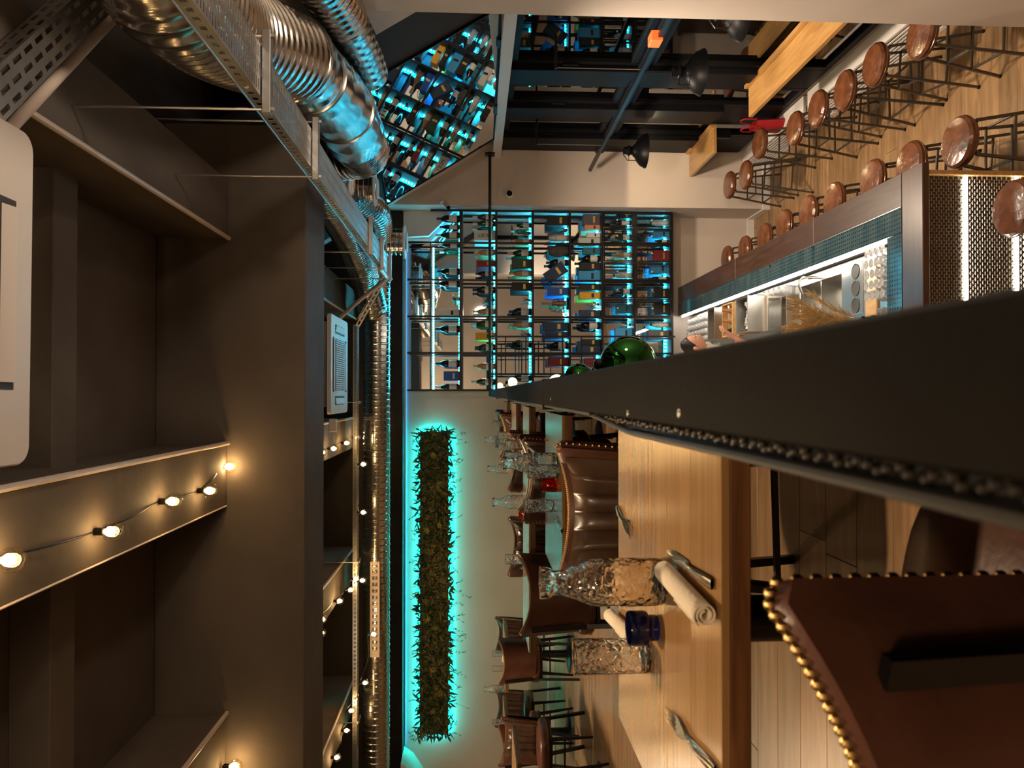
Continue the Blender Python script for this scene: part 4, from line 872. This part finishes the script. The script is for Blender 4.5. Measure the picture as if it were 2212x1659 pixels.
jar = MB().lathe([(.04, 0), (.045, .01), (.045, .11), (.035, .13), (.035, .14), (.03, .14), (.03, .12), (.001, .015)], 16)
jo = jar.build('glass_jar', m_thin, None, label='clear jar standing along the lit edge of the work counter', cat='jar', group='jars along the lit edge'); jo.location = (.945, 6.86, ZW)
for y in (6.98, 7.1, 7.22, 7.55, 7.7): c = jo.copy(); col.objects.link(c); c.location = (.948, y, ZW)
# pampas grass in a vase
pb = atY(1868, 705, 5.3); pv = thing('pampas_vase', 'dark vase of dried pampas plumes beside the parapet', 'vase', (pb.x + .03, 5.325, ZW))
hv = pb.z - ZW
MB().lathe([(.04, 0), (.05, .01), (.055, .08), (.045, hv - .04), (.04, hv - .02), (.045, hv), (.038, hv), (.036, hv - .04), (.001, hv - .08)], 24).build('vase', m_bdark, pv)
rr = random.Random(21)
for k in range(26):
    tp = atY(rr.uniform(1690, 1760), rr.uniform(632, 740), 5.3 + rr.uniform(-.12, .12)) - Vector((pb.x + .03, 5.325, ZW)); b0 = Vector((rr.uniform(-.02, .02), rr.uniform(-.02, .02), hv - .07)); d = tp - b0
    st = MB(); mid = b0 + d * .45 + Vector((-.03, 0, .03)); pts = spline([b0, mid, tp], 8); st.tube(pts[:10], .0025, 5); st.build('stalk', m_pampas, pv)
    pl = MB(); 
    for j in range(70):
        t_ = rr.uniform(.30, 1); p = pts[min(int(t_ * 16), 16)]; dd = (pts[16] - pts[8]).normalized() + Vector((rr.gauss(0, .35), rr.gauss(0, .35), rr.gauss(0, .3)))
        leafblade(pl, p, dd, rr.uniform(.05, .10) * (1.25 - .6 * abs(t_ - .6)), .006, Vector((0, -1, 0)), .2, 2)
    pl.build('plume', m_pampas, pv, smooth=False, kind='stuff')
# ================================================================== STOOLS
def make_stool():
    t = thing('bar_stool', 'x', 'stool', (0, 0, -60))
    MB().lathe([(.001, .665), (.13, .667), (.155, .68), (.163, .70), (.160, .722), (.145, .738), (.10, .744), (.001, .746)], 32).build('seat_cushion', m_seat, t)
    MB().lathe([(.160, .696), (.1655, .699), (.1655, .703), (.160, .706)], 32, close=True).build('seat_piping', m_seat, t)
    P = lambda sx, sy, z: Vector((sx * (.105 + .095 * (1 - z / .67)), sy * (.105 + .095 * (1 - z / .67)), z))
    for sx in (-1, 1):
        for sy in (-1, 1): 
            l_ = MB().bar(P(sx, sy, .004), P(sx, sy, .67), .018, .018).build('leg', m_gun, t, smooth=False); MB().tube([P(sx, sy, 0), P(sx, sy, .012)], .014, 8).build('foot', m_black, l_)
    for z in (.24, .44):
        for a, b in (((-1, -1), (1, -1)), ((1, -1), (1, 1)), ((1, 1), (-1, 1)), ((-1, 1), (-1, -1))): MB().bar(P(*a, z), P(*b, z), .014, .014).build('stretcher', m_gun, t, smooth=False)
    MB().bar((-.11, -.11, .66), (.11, .11, .66), .02, .008).bar((-.11, .11, .66), (.11, -.11, .66), .02, .008).build('seat_support', m_gun, t, smooth=False)
    return t
st0 = make_stool(); sf = [True]
def stool(px, py, lab, grp, x=None, rz=0):
    p = atZ(px, py, ZL + .73); 
    o = st0 if sf[0] else dup(st0)
    sf[0] = False; o.location = (x or p.x, p.y, ZL); o.rotation_euler[2] = rz; o['label'] = lab; o['group'] = grp
ORD = ['first', 'second', 'third', 'fourth', 'fifth', 'sixth', 'seventh', 'eighth', 'ninth', 'tenth']
for i, (px, py) in enumerate(((1985, 75), (1885, 140), (1820, 195), (1762, 235), (1713, 278), (1637, 283), (1607, 378), (1572, 400))):
    stool(px, py, {0: 'round brown leather stool half behind the beige pillar', 5: 'round brown leather stool in front of the red bag', 6: 'round brown leather stool at the white end wall, the one toward the windows', 7: 'round brown leather stool closest to the white end wall'}.get(i, 'round brown leather stool, %s from the beige pillar along the windows' % ORD[i]), 'stools by the windows', 2.69 if i == 5 else None, rz=R.uniform(-.2, .2))
for i, (px, py) in enumerate(((2183, 450), (2065, 307), (1962, 355), (1880, 390), (1797, 435), (1742, 460), (1690, 488), (1648, 515), (1605, 540), (1567, 560))):
    stool(px, py, {0: 'round brown leather stool in front of the lit metal bar front', 1: 'round brown leather stool off the near corner of the bar'}.get(i, 'round brown leather stool tucked along the bar, %s from its lit metal end' % ORD[i]), 'stools along the bar', None, rz=R.uniform(-.15, .15))
# window counters
for (y0, y1, lab) in ((4.95, 7.495, 'long honey wood window counter before the tall black windows'), (8.62, 9.6, 'short honey wood window counter against the white end wall')):
    t = thing('window_counter', lab, 'counter', (2.92, (y0 + y1) / 2, ZB)); hy = (y1 - y0) / 2
    MB().bbox(-.168, .155, -hy, hy, -.04, 0, .003).build('counter_top', m_wshelf, t); MB().bbox(.115, .15, -hy, hy, 0.001, .045, .003).build('upstand', m_wshelf, t)
    for y in (-hy + .15, hy - .15): MB().bbox(.05, .15, y - .02, y + .02, -.25, -.042, .004).build('bracket', m_black, t)
rb = thing('red_bag', 'red cloth bag standing on the white convector', 'bag', (3.0, 8.42, ZL + .3605))
MB().grid(lambda u, v: Vector((math.cos(u * 6.283) * .068 * (1 - .35 * v), math.sin(u * 6.283) * .16 * (1 - .2 * v) * (1 + .08 * math.sin(u * 25)), .001 + v * .3)), 24, 8, True).build('bag_body', m_redbag, rb)
for q in (-1, 1): MB().tube(spline([(q * .04, -.09, .29), (q * .05, -.05, .42), (q * .05, .05, .42), (q * .04, .09, .29)], 6), .008, 6).build('bag_handle', m_redbag, rb)
# ================================================================== DINING CHAIRS
def back_pt(u, v, off=0.):
    """u -1..1 across, v 0..1 up; off = distance to the rear (outer) side"""
    au = abs(u); zt = .765 + .065 * u * u - .022 * max(0, (au - .92) / .08) ** 2; zb = .44 + .03 * au ** 4
    z = zb + (zt - zb) * v
    x = .225 * (u - .10 * u ** 3) * (.90 + .13 * v); y = -.20 + .155 * au ** 2.4 - .055 * v
    n = Vector((u * .75, -1, -.12)).normalized()
    return Vector((x, y, z)) + n * off
def make_chair(nails_single):
    t = thing('dining_chair', 'x', 'chair', (0, 0, -70))
    nu, nv = 33, 12; th = .042
    mb = MB(); ring = []
    # closed shell: outer, inner, rim with rounded edge
    rows = [(0.0, 0.), (.012, -.006), (th - .012, -.006), (th, 0.)]
    def shell(u, v, o): 
        return back_pt(u, v, o)
    vs = []; fs = []
    prof = []
    for j in range(nv): prof.append((j / (nv - 1) * .985, th))
    prof += [(1.0, th - .014), (1.0, .014)]
    for j in range(nv): prof.append(((nv - 1 - j) / (nv - 1) * .985, 0.))
    n = len(prof)
    us = [-1 + 2 * i / (nu - 1) for i in range(nu)]
    for u in us:
        for v, o in prof: vs.append(shell(u, v, o))
    for i in range(nu - 1):
        for k in range(n): fs.append((i * n + k, i * n + (k + 1) % n, (i + 1) * n + (k + 1) % n, (i + 1) * n + k))
    fs += [tuple(range(n)), tuple(range((nu - 1) * n, nu * n))[::-1]]
    MB().add(vs, fs).build('backrest', m_leather, t, ang=60)
    def cush(u, v):
        U = (u * 2 - 1) * .84; V = .04 + v * .90; e = (1 - (u * 2 - 1) ** 8) * (1 - (v * 2 - 1) ** 8)
        pl_ = .014 * abs(math.sin((u) * math.pi * 6)) ** .45
        return back_pt(U, V, -(.002 + (.022 + pl_) * e))
    MB().grid(cush, 61, 14).build('back_cushion', m_leather2, t, ang=70)
    # seat
    def se(a, r): c, s = math.cos(a), math.sin(a); k = (abs(c) ** 3.2 + abs(s) ** 3.2) ** (-1 / 3.2); return r * k * c, r * k * s
    prof = [(.20, .385), (.225, .39), (.235, .41), (.238, .44), (.232, .465), (.21, .478), (.12, .486), (.001, .488)]
    st = MB(); N = 40
    vs = [Vector((se(2 * math.pi * j / N, r_)[0] * .97, se(2 * math.pi * j / N, r_)[1] * .97 + .02, z)) for r_, z in prof for j in range(N)]
    fs = [(i * N + j, i * N + (j + 1) % N, (i + 1) * N + (j + 1) % N, (i + 1) * N + j) for i in range(len(prof) - 1) for j in range(N)] + [tuple(range(N))[::-1]]
    st.add(vs, fs).build('seat', m_leather, t, ang=60)
    MB().bbox(-.19, .19, -.17, .21, .36, .385, .006).build('seat_rail', m_black, t)
    # nails
    P = []
    k = 70
    for i in range(k + 1): P.append(back_pt(-1 + 2 * i / k, 1.0, th * .5))
    for s in (-1, 1):
        for i in range(1, 17): q = back_pt(s, 1 - i / 17, th * .5); P.append(q + Vector((s * .002, 0, 0)))
    S = []
    for j in range(80): x, y = se(2 * math.pi * j / 80, .236); S.append(Vector((x * .97, y * .97 + .02, .405)))
    if nails_single:
        me = MB().ball((0, 0, 0), .0062, 8, 5).mesh('brass_nail', m_brass)
        for p in P: link('brass_nail', me, t, p)
    else:
        nl = MB()
        for p in P: nl.ball(p, .0055, 6, 4)
        nl.build('back_nails', m_brass, t, kind='stuff')
    nl = MB()
    for p in S: nl.ball(p, .0045, 5, 4)
    nl.build('seat_nails', m_brass, t, kind='stuff')
    for s in (-1, 1):
        MB().tube([(s * .20, .22, 0), (s * .165, .18, .38)], [.011, .02], 10).build('leg', m_black, t)
        a = back_pt(s * .78, .12, th + .012); b = back_pt(s * .77, .87, th + .010)
        lg = MB(); lg.bar((s * .17, -.30, 0), a + Vector((0, 0, -.05)), .026, .030); lg.bar(a + Vector((0, 0, -.055)), b, .027, .014, (0, 1, 0)); lg.build('leg', m_black, t, smooth=False)
    MB().bar((-.175, .195, .25), (.175, .195, .25), .015).build('stretcher', m_black, t, smooth=False)
    return t
chN = make_chair(True); chF = make_chair(False); cff = [True]
def chair(x, y, deg, lab, near=False):
    global chN
    if near: o = chN
    else:
        o = chF if cff[0] else dup(chF); cff[0] = False
    o.location = (x, y, 0); o.rotation_euler[2] = math.radians(deg); o['label'] = lab; o['group'] = 'studded leather dining chairs'
    return o
# ================================================================== TABLES
ZT = .735
def table(x0, x1, y0, y1, lab, ped, nb=5, zt=ZT):
    c = Vector(((x0 + x1) / 2, (y0 + y1) / 2, 0)); t = thing('dining_table', lab, 'table', c, group='oak pedestal tables'); hx = (x1 - x0) / 2; hy = (y1 - y0) / 2
    for k in range(nb):
        a = -hy + 2 * hy * k / nb; b = -hy + 2 * hy * (k + 1) / nb
        MB().bbox(-hx, hx, a + .0004, b - .0004, zt - .012, zt, .0008).build('top_board', m_table, t, smooth=False)
    ap = MB()
    for q in ((-hx, hx, -hy, -hy + .02), (-hx, hx, hy - .02, hy), (-hx, -hx + .02, -hy + .02, hy - .02), (hx - .02, hx, -hy + .02, hy - .02)): ap.bbox(q[0], q[1], q[2], q[3], zt - .042, zt - .0125, .002)
    ap.build('edge_band', m_tedge, t, smooth=False)
    MB().box(-hx + .02, hx - .02, -hy + .02, hy - .02, zt - .03, zt - .0125).build('core', m_tedge, t, smooth=False)
    for px in ped:
        MB().lathe([(.001, 0), (.21, 0), (.215, .006), (.20, .014), (.05, .03), (.043, .06), (.043, zt - .05)], 28, (px, 0, 0)).build('pedestal', m_black, t); MB().bbox(px - .16, px + .16, -.03, .03, zt - .05, zt - .0425, .002).build('spider_plate', m_black, t)
    return t
table(-.765, -.085, 1.055, 1.815, 'square oak pedestal table with carafe, blue votive and napkins', (0,))
table(-.765, -.085, 2.97, 3.665, 'square oak pedestal table with one red votive and two glasses', (0,))
table(-1.60, -.085, 4.745, 5.32, 'long oak table with two pedestals beyond the square tables', (-.45, .45))
table(-.80, -.085, 6.2, 6.9, 'square oak table beyond the long two-pedestal table', (0,))
table(-.80, -.085, 8.0, 8.7, 'oak table farthest along the parapet, near the bottle shelf', (0,))
table(-3.24, -2.62, 8.35, 8.95, 'oak table against the back wall under the moss, with a carafe', (0,), 4)
table(-4.10, -3.50, 8.35, 8.95, 'oak table against the back wall beside the carafe table', (0,), 4)
table(-3.75, -2.95, 6.15, 6.85, 'oak table standing out on the floor before the moss wall', (0,))
chair(-.357, .85, -14, 'brown studded leather chair with black rear straps, drawn up to the nearest table', True)
chair(-.37, 2.27, 184, 'brown studded leather chair facing its pleated front across the blue votive table')
chair(-.46, 3.90, 178, 'brown studded leather chair on the far side of the red votive table')
chair(-1.18, 4.52, 14, 'dark-backed studded leather chair drawn up to the long table end')
chair(-.46, 4.64, -4, 'studded leather chair at the long table, back toward the red votive table')
chair(-.50, 5.62, 182, 'studded leather chair on the far side of the long table beside the parapet')
chair(-1.15, 5.60, 176, 'studded leather chair on the far side of the long table, away from the parapet')
chair(-.42, 7.13, 180, 'studded leather chair behind the square table beyond the long table')
chair(-.42, 7.92, 0, 'studded leather chair before the table nearest the bottle shelf')
chair(-.42, 8.98, 180, 'studded leather chair between the last table and the bottle shelf')
chair(-2.93, 9.2, 178, 'studded leather chair between the carafe table and the back wall')
chair(-2.80, 8.12, 12, 'dark-backed chair drawn up to the carafe table under the moss')
chair(-3.80, 9.2, 182, 'studded leather chair against the back wall beside the carafe table')
chair(-3.62, 8.1, -6, 'studded leather chair before the second table at the back wall')
chair(-3.28, 7.15, 176, 'pleated studded chair behind the table out on the floor')
chair(-3.16, 5.90, -3, 'chair before the table out on the floor, its back away from the moss')
# ================================================================== TABLEWARE
def P_(px, py): return atZ(px, py, ZT)
car = [(.03, 0), (.041, .004), (.043, .02), (.043, .115), (.040, .135), (.028, .165), (.022, .185), (.022, .200), (.027, .208), (.0285, .216), (.028, .224), (.0245, .224), (.0225, .21), (.0185, .20), (.0185, .186), (.025, .165), (.0375, .133), (.0400, .115), (.0400, .02), (.036, .012), (.001, .010)]
gl = [(.028, 0), (.033, .003), (.0345, .147), (.0335, .148), (.0318, .146), (.0305, .014), (.001, .012)]
carO = MB().lathe(car, 40).mesh('carafe', m_cut); glO = MB().lathe(gl, 36).mesh('drinking_glass', m_cut)
def carafe(px, py, lab, s=1.): o = link('carafe', carO, None, P_(px, py), label=lab, cat='carafe', group='cut glass carafes'); o.scale = (s, s, s)
def glass(px, py, lab, s=1.): o = link('drinking_glass', glO, None, P_(px, py), label=lab, cat='glass', group='cut glass tumblers'); o.scale = (s, s, s)
vot = [(.022, 0), (.024, .003), (.024, .016), (.030, .020), (.032, .026), (.032, .053), (.031, .055), (.029, .053), (.0285, .028), (.02, .02), (.001, .018)]
votB = MB().lathe(vot, 32).mesh('votive_holder', m_blueg); votR = MB().lathe([(.027, 0), (.029, .003), (.029, .055), (.028, .057), (.025, .055), (.025, .008), (.001, .006)], 24).mesh('votive_holder', m_redg)
carafe(1432, 1256, 'tall cut glass carafe beside the rolled napkin and blue votive')
glass(1402, 1416, 'tall cut glass tumbler beside the blue votive')
link('votive_holder', votB, None, P_(1420, 1356), label='cobalt blue glass votive holder', cat='candle holder')
def napkin(a, b, r, lab):
    a = P_(*a); b = P_(*b); d = (b - a); L = d.length; t = thing('rolled_napkin', lab, 'napkin', a + Vector((0, 0, r)), math.atan2(d.y, d.x))
    def spi(u, v): th_ = u * 2 * math.pi * 2.4; rr_ = r * (.35 + .65 * u) ; return Vector((v * L, math.cos(th_) * rr_, math.sin(th_) * rr_ * .98))
    mb = MB(); mb.grid(spi, 90, 10)
    o = mb.build('napkin_cloth', m_napkin, t); so_ = o.modifiers.new('thick', 'SOLIDIFY'); so_.thickness = .0022
    def flap(u, v): th_ = 2.2 + u * 2.2; return Vector((L * (.52 + .4 * v) - .02 * u, math.cos(th_) * (r + .0015), math.sin(th_) * (r + .0015)))
    f_ = MB().grid(flap, 14, 6).build('napkin_fold', m_napkin, t); so_ = f_.modifiers.new('thick', 'SOLIDIFY'); so_.thickness = .002
napkin((1458, 1232), (1552, 1330), .0185, 'rolled cream napkin beside the knife, its spiral end showing')
napkin((1332, 1328), (1385, 1378), .0165, 'rolled cream napkin lying behind the blue votive')
def flat(name, lab, a, b, parts):
    a = P_(*a); b = P_(*b); d = b - a; t = thing(name, lab, 'cutlery', a + Vector((0, 0, .0005)), math.atan2(d.y, d.x)); L = d.length
    for nm, fn in parts: fn(L).build(nm, m_silver, t)
def handle(L, s0=.45):
    def f(u, v): x = L * (s0 + (1 - s0) * v); w_ = (.004 + .006 * v ** 1.5) * (1 if v < .96 else .8); a = u * 6.2832; return Vector((x, math.cos(a) * w_, .004 + math.sin(a) * .0028 + .006 * math.sin(v * 3.14) * .6))
    return MB().grid(f, 12, 14, True)
def forkhead(L):
    mb = MB()
    for k in range(4):
        y = -.0105 + k * .007; mb.tube(spline([(L * .0, y, .006), (L * .12, y, .0035), (L * .24, y * 1.05, .0045)], 4), [.0011, .0014, .0016, .0018, .002, .002, .002, .0022, .0022], 6)
    return mb
def forkpalm(L):
    return MB().grid(lambda u, v: Vector((L * (.22 + .25 * v), (u - .5) * 2 * (.0135 * (1 - v) ** .6 + .003), .0048 + .003 * v)), 8, 8)
def fork(lab, tip, end): flat('fork', lab, tip, end, [('tines', forkhead), ('fork_palm', forkpalm), ('handle', handle)])
fork('silver fork lying at the open side of the nearest table', (1446, 1540), (1552, 1665))
fork('silver fork lying at the parapet side of the nearest table', (1368, 1153), (1336, 1098))
fork('silver fork lying on the red votive table', (1200, 1118), (1216, 1148))
def knife(L):
    return MB().grid(lambda u, v: Vector((L * .5 * v, (u - .5) * .018 * min(1, .25 + v * 2), .003 + .001 * math.sin(u * 3.14))), 6, 10)
flat('knife', 'ornate silver knife beside the rolled napkin', (1445, 1190), (1545, 1262), [('blade', knife), ('handle', lambda L: handle(L, .42)), ('bolster', lambda L: MB().bbox(L * .46, L * .52, -.008, .008, .0005, .007, .002))])
carafe(1203, 1000, 'cut glass carafe on the red votive table')
glass(1207, 1018, 'cut glass tumbler between carafe and red votive', .85); glass(1194, 1092, 'cut glass tumbler standing alone on the red votive table', .85)
link('votive_holder', votR, None, P_(1201, 1048), label='red glass votive on the square table beyond the nearest', cat='candle holder', group='red votives')
carafe(1140, 1084, 'cut glass carafe on the long two-pedestal table'); link('votive_holder', votR, None, P_(1140, 1110), label='red glass votive on the long two-pedestal table', cat='candle holder', group='red votives')
glass(1139, 1208, 'cut glass tumbler at the open end of the long table', .95); glass(1134, 960, 'cut glass tumbler at the parapet end of the long table', .9); glass(1133, 985, 'cut glass tumbler amid the long table', .9)
napkin((1136, 975), (1139, 990), .016, 'rolled napkin on the long two-pedestal table')
carafe(1110, 1012, 'cut glass carafe on the square table beyond the long table'); glass(1109, 965, 'cut glass tumbler on the square table beyond the long table', .9); glass(1109, 940, 'cut glass tumbler near the parapet beyond the long table', .9)
carafe(1092, 950, 'cut glass carafe on the table nearest the bottle shelf'); glass(1091, 915, 'cut glass tumbler on the table nearest the bottle shelf', .9)
carafe(1089, 1488, 'cut glass carafe on the table under the moss wall'); glass(1090, 1444, 'cut glass tumbler on the table under the moss wall', .9); glass(1090, 1412, 'cut glass tumbler beside the small napkins', .9)
napkin((1092, 1415), (1090.5, 1428), .017, 'small rolled napkin on the table under the moss wall'); napkin((1090.5, 1565), (1092, 1583), .017, 'rolled napkin on the second table at the back wall'); glass(1090, 1560, 'cut glass tumbler on the second table at the back wall', .9)
# ================================================================== PERSON behind the bar
def skin(name, verts, edges, radii, ma, parent, root=0, sub=2):
    me = bpy.data.meshes.new(name); me.from_pydata([tuple(v) for v in verts], edges, []); o = link(name, me, parent); me.materials.append(ma)
    sk = o.modifiers.new('skin', 'SKIN'); sk.use_smooth_shade = True
    for i, d in enumerate(me.skin_vertices[0].data): d.radius = radii[i] if isinstance(radii[i], tuple) else (radii[i], radii[i]); d.use_root = (i == root)
    ss = o.modifiers.new('sub', 'SUBSURF'); ss.levels = sub; ss.render_levels = sub; return o
hd = atZ(1508, 742, -1.12)
pr = thing('person', 'bartender in a pale shirt and dark apron lifting one hand at the work counter', 'person', (hd.x - .20, hd.y, ZL), math.pi / 2)
V = [(0, 0, .92), (0, -.01, 1.08), (0, -.05, 1.25), (0, -.10, 1.40), (0, -.14, 1.47), (0, -.16, 1.53),
     (-.16, -.09, 1.37), (-.23, -.15, 1.17), (-.225, -.19, 1.195), (.16, -.09, 1.37), (.21, -.06, 1.14), (.19, -.09, 1.13),
     (.09, 0, .86), (.10, .01, .48), (.10, .02, .08), (-.09, 0, .86), (-.10, .01, .48), (-.10, .02, .08), (.11, -.10, .04), (-.11, -.10, .04)]
E_ = [(0, 1), (1, 2), (2, 3), (3, 4), (4, 5), (3, 6), (6, 7), (7, 8), (3, 9), (9, 10), (10, 11), (0, 12), (12, 13), (13, 14), (14, 18), (0, 15), (15, 16), (16, 17), (17, 19)]
rd = [(.15, .11), (.14, .10), (.16, .11), (.13, .09), .055, .05, .065, .048, .040, .065, .048, .040, .09, .06, .045, .09, .06, .045, .04, .04]
skin('body', V, E_, rd, m_shirt, pr)
for (el, ha, sg) in (((-.225, -.18, 1.19), (-.20, -.255, 1.31), 1), ((.20, -.08, 1.135), (.05, -.175, 1.19), -1)):
    el = Vector(el); ha = Vector(ha); d = (ha - el).normalized(); s = d.cross(Vector((0, 0, 1))).normalized(); up = s.cross(d)
    fv = [el - d * .05, el, (el + ha) / 2, ha, ha + d * .05, ha + d * .09]; fe = [(0, 1), (1, 2), (2, 3), (3, 4), (4, 5)]; fr = [.032, .036, .032, (.026, .02), (.04, .016), (.036, .013)]
    for k in range(4):
        b = ha + d * .09 + s * (-.027 + k * .018); ln = (.06, .072, .068, .052)[k]; i0 = len(fv); fv += [b + d * .01, b + d * ln * .55 - up * .006, b + d * ln - up * .028]; fe += [(5, i0), (i0, i0 + 1), (i0 + 1, i0 + 2)]; fr += [.010, .009, .008]
    b = ha + d * .025 - s * sg * .032; i0 = len(fv); fv += [b, b - s * sg * .02 + d * .03 - up * .01, b - s * sg * .018 + d * .06 - up * .022]; fe += [(4, i0), (i0, i0 + 1), (i0 + 1, i0 + 2)]; fr += [.012, .010, .009]
    skin('forearm', fv, fe, fr, m_skin, pr, 1, 2)
hc = Vector((0, -.19, 1.62))
def headf(u, v):
    a = u * 2 * math.pi; p = v * math.pi; s = math.sin(p); x = .075 * s * math.cos(a); y = .094 * s * math.sin(a); z = -.115 * math.cos(p)
    if z < 0: x *= 1 - .25 * (-z / .115); y *= 1 - .12 * (-z / .115)
    fr_ = max(0, -math.sin(a)) * s
    nose = math.exp(-((x / .012) ** 2 + ((z + .012) / .025) ** 2)) * (fr_ > .5); y -= .02 * nose
    y += .008 * math.exp(-(((abs(x) - .03) / .015) ** 2 + ((z - .012) / .012) ** 2)) * (fr_ > .5)
    y -= .004 * math.exp(-((x / .022) ** 2 + ((z + .055) / .008) ** 2)) * (fr_ > .5)
    return Vector((x, y, z))
tl = Matrix.Translation(hc) @ Matrix.Rotation(.30, 4, 'X') @ Matrix.Rotation(-.5, 4, 'Z')
h_ = MB().grid(headf, 48, 36, True); h_.v = [tuple(tl @ Vector(v)) for v in h_.v]; h_.build('head', m_skin, pr, ang=180)
def hairf(u, v): q = headf(u, .42 + .58 * v); a = u * 2 * math.pi; k = 1.07 + .10 * max(0, math.sin(a)); q = q * k; q.z += .006; q.y += .012 * (1 if math.sin(a) > -.3 else 1.6); return q
h_ = MB().grid(hairf, 40, 16, True); h_.v = [tuple(tl @ Vector(v)) for v in h_.v]; h_.build('hair', m_hair, pr, ang=180)
h_ = MB().ball((0, .105, .03), .045, 16, 10); h_.v = [tuple(tl @ Vector(v)) for v in h_.v]; h_.build('hair_bun', m_hair, pr)
for s in (-1, 1):
    e_ = MB().ball((s * .03, -.081, .012), .011, 10, 8); e_.v = [tuple(tl @ Vector(v)) for v in e_.v]; e_.build('eye', m_label, pr)
    e_ = MB().ball((s * .03, -.0905, .012), .0045, 8, 6).box(s * .03 - .014, s * .03 + .014, -.09, -.084, .03, .034); e_.v = [tuple(tl @ Vector(v)) for v in e_.v]; e_.build('iris_and_brow', m_hair, pr)
    e_ = MB().ball((s * .076, .008, -.002), .022, 10, 8, 1.3); e_.v = [tuple(tl @ Vector(v)) for v in e_.v]; e_.build('ear', m_skin, pr)
MB().grid(lambda u, v: Vector((math.sin((u - .5) * 2.6) * .17, -.125 * math.cos((u - .5) * 2.0) - .006, .55 + v * .72 - .02 * v)), 16, 10).build('apron', m_apron, pr)
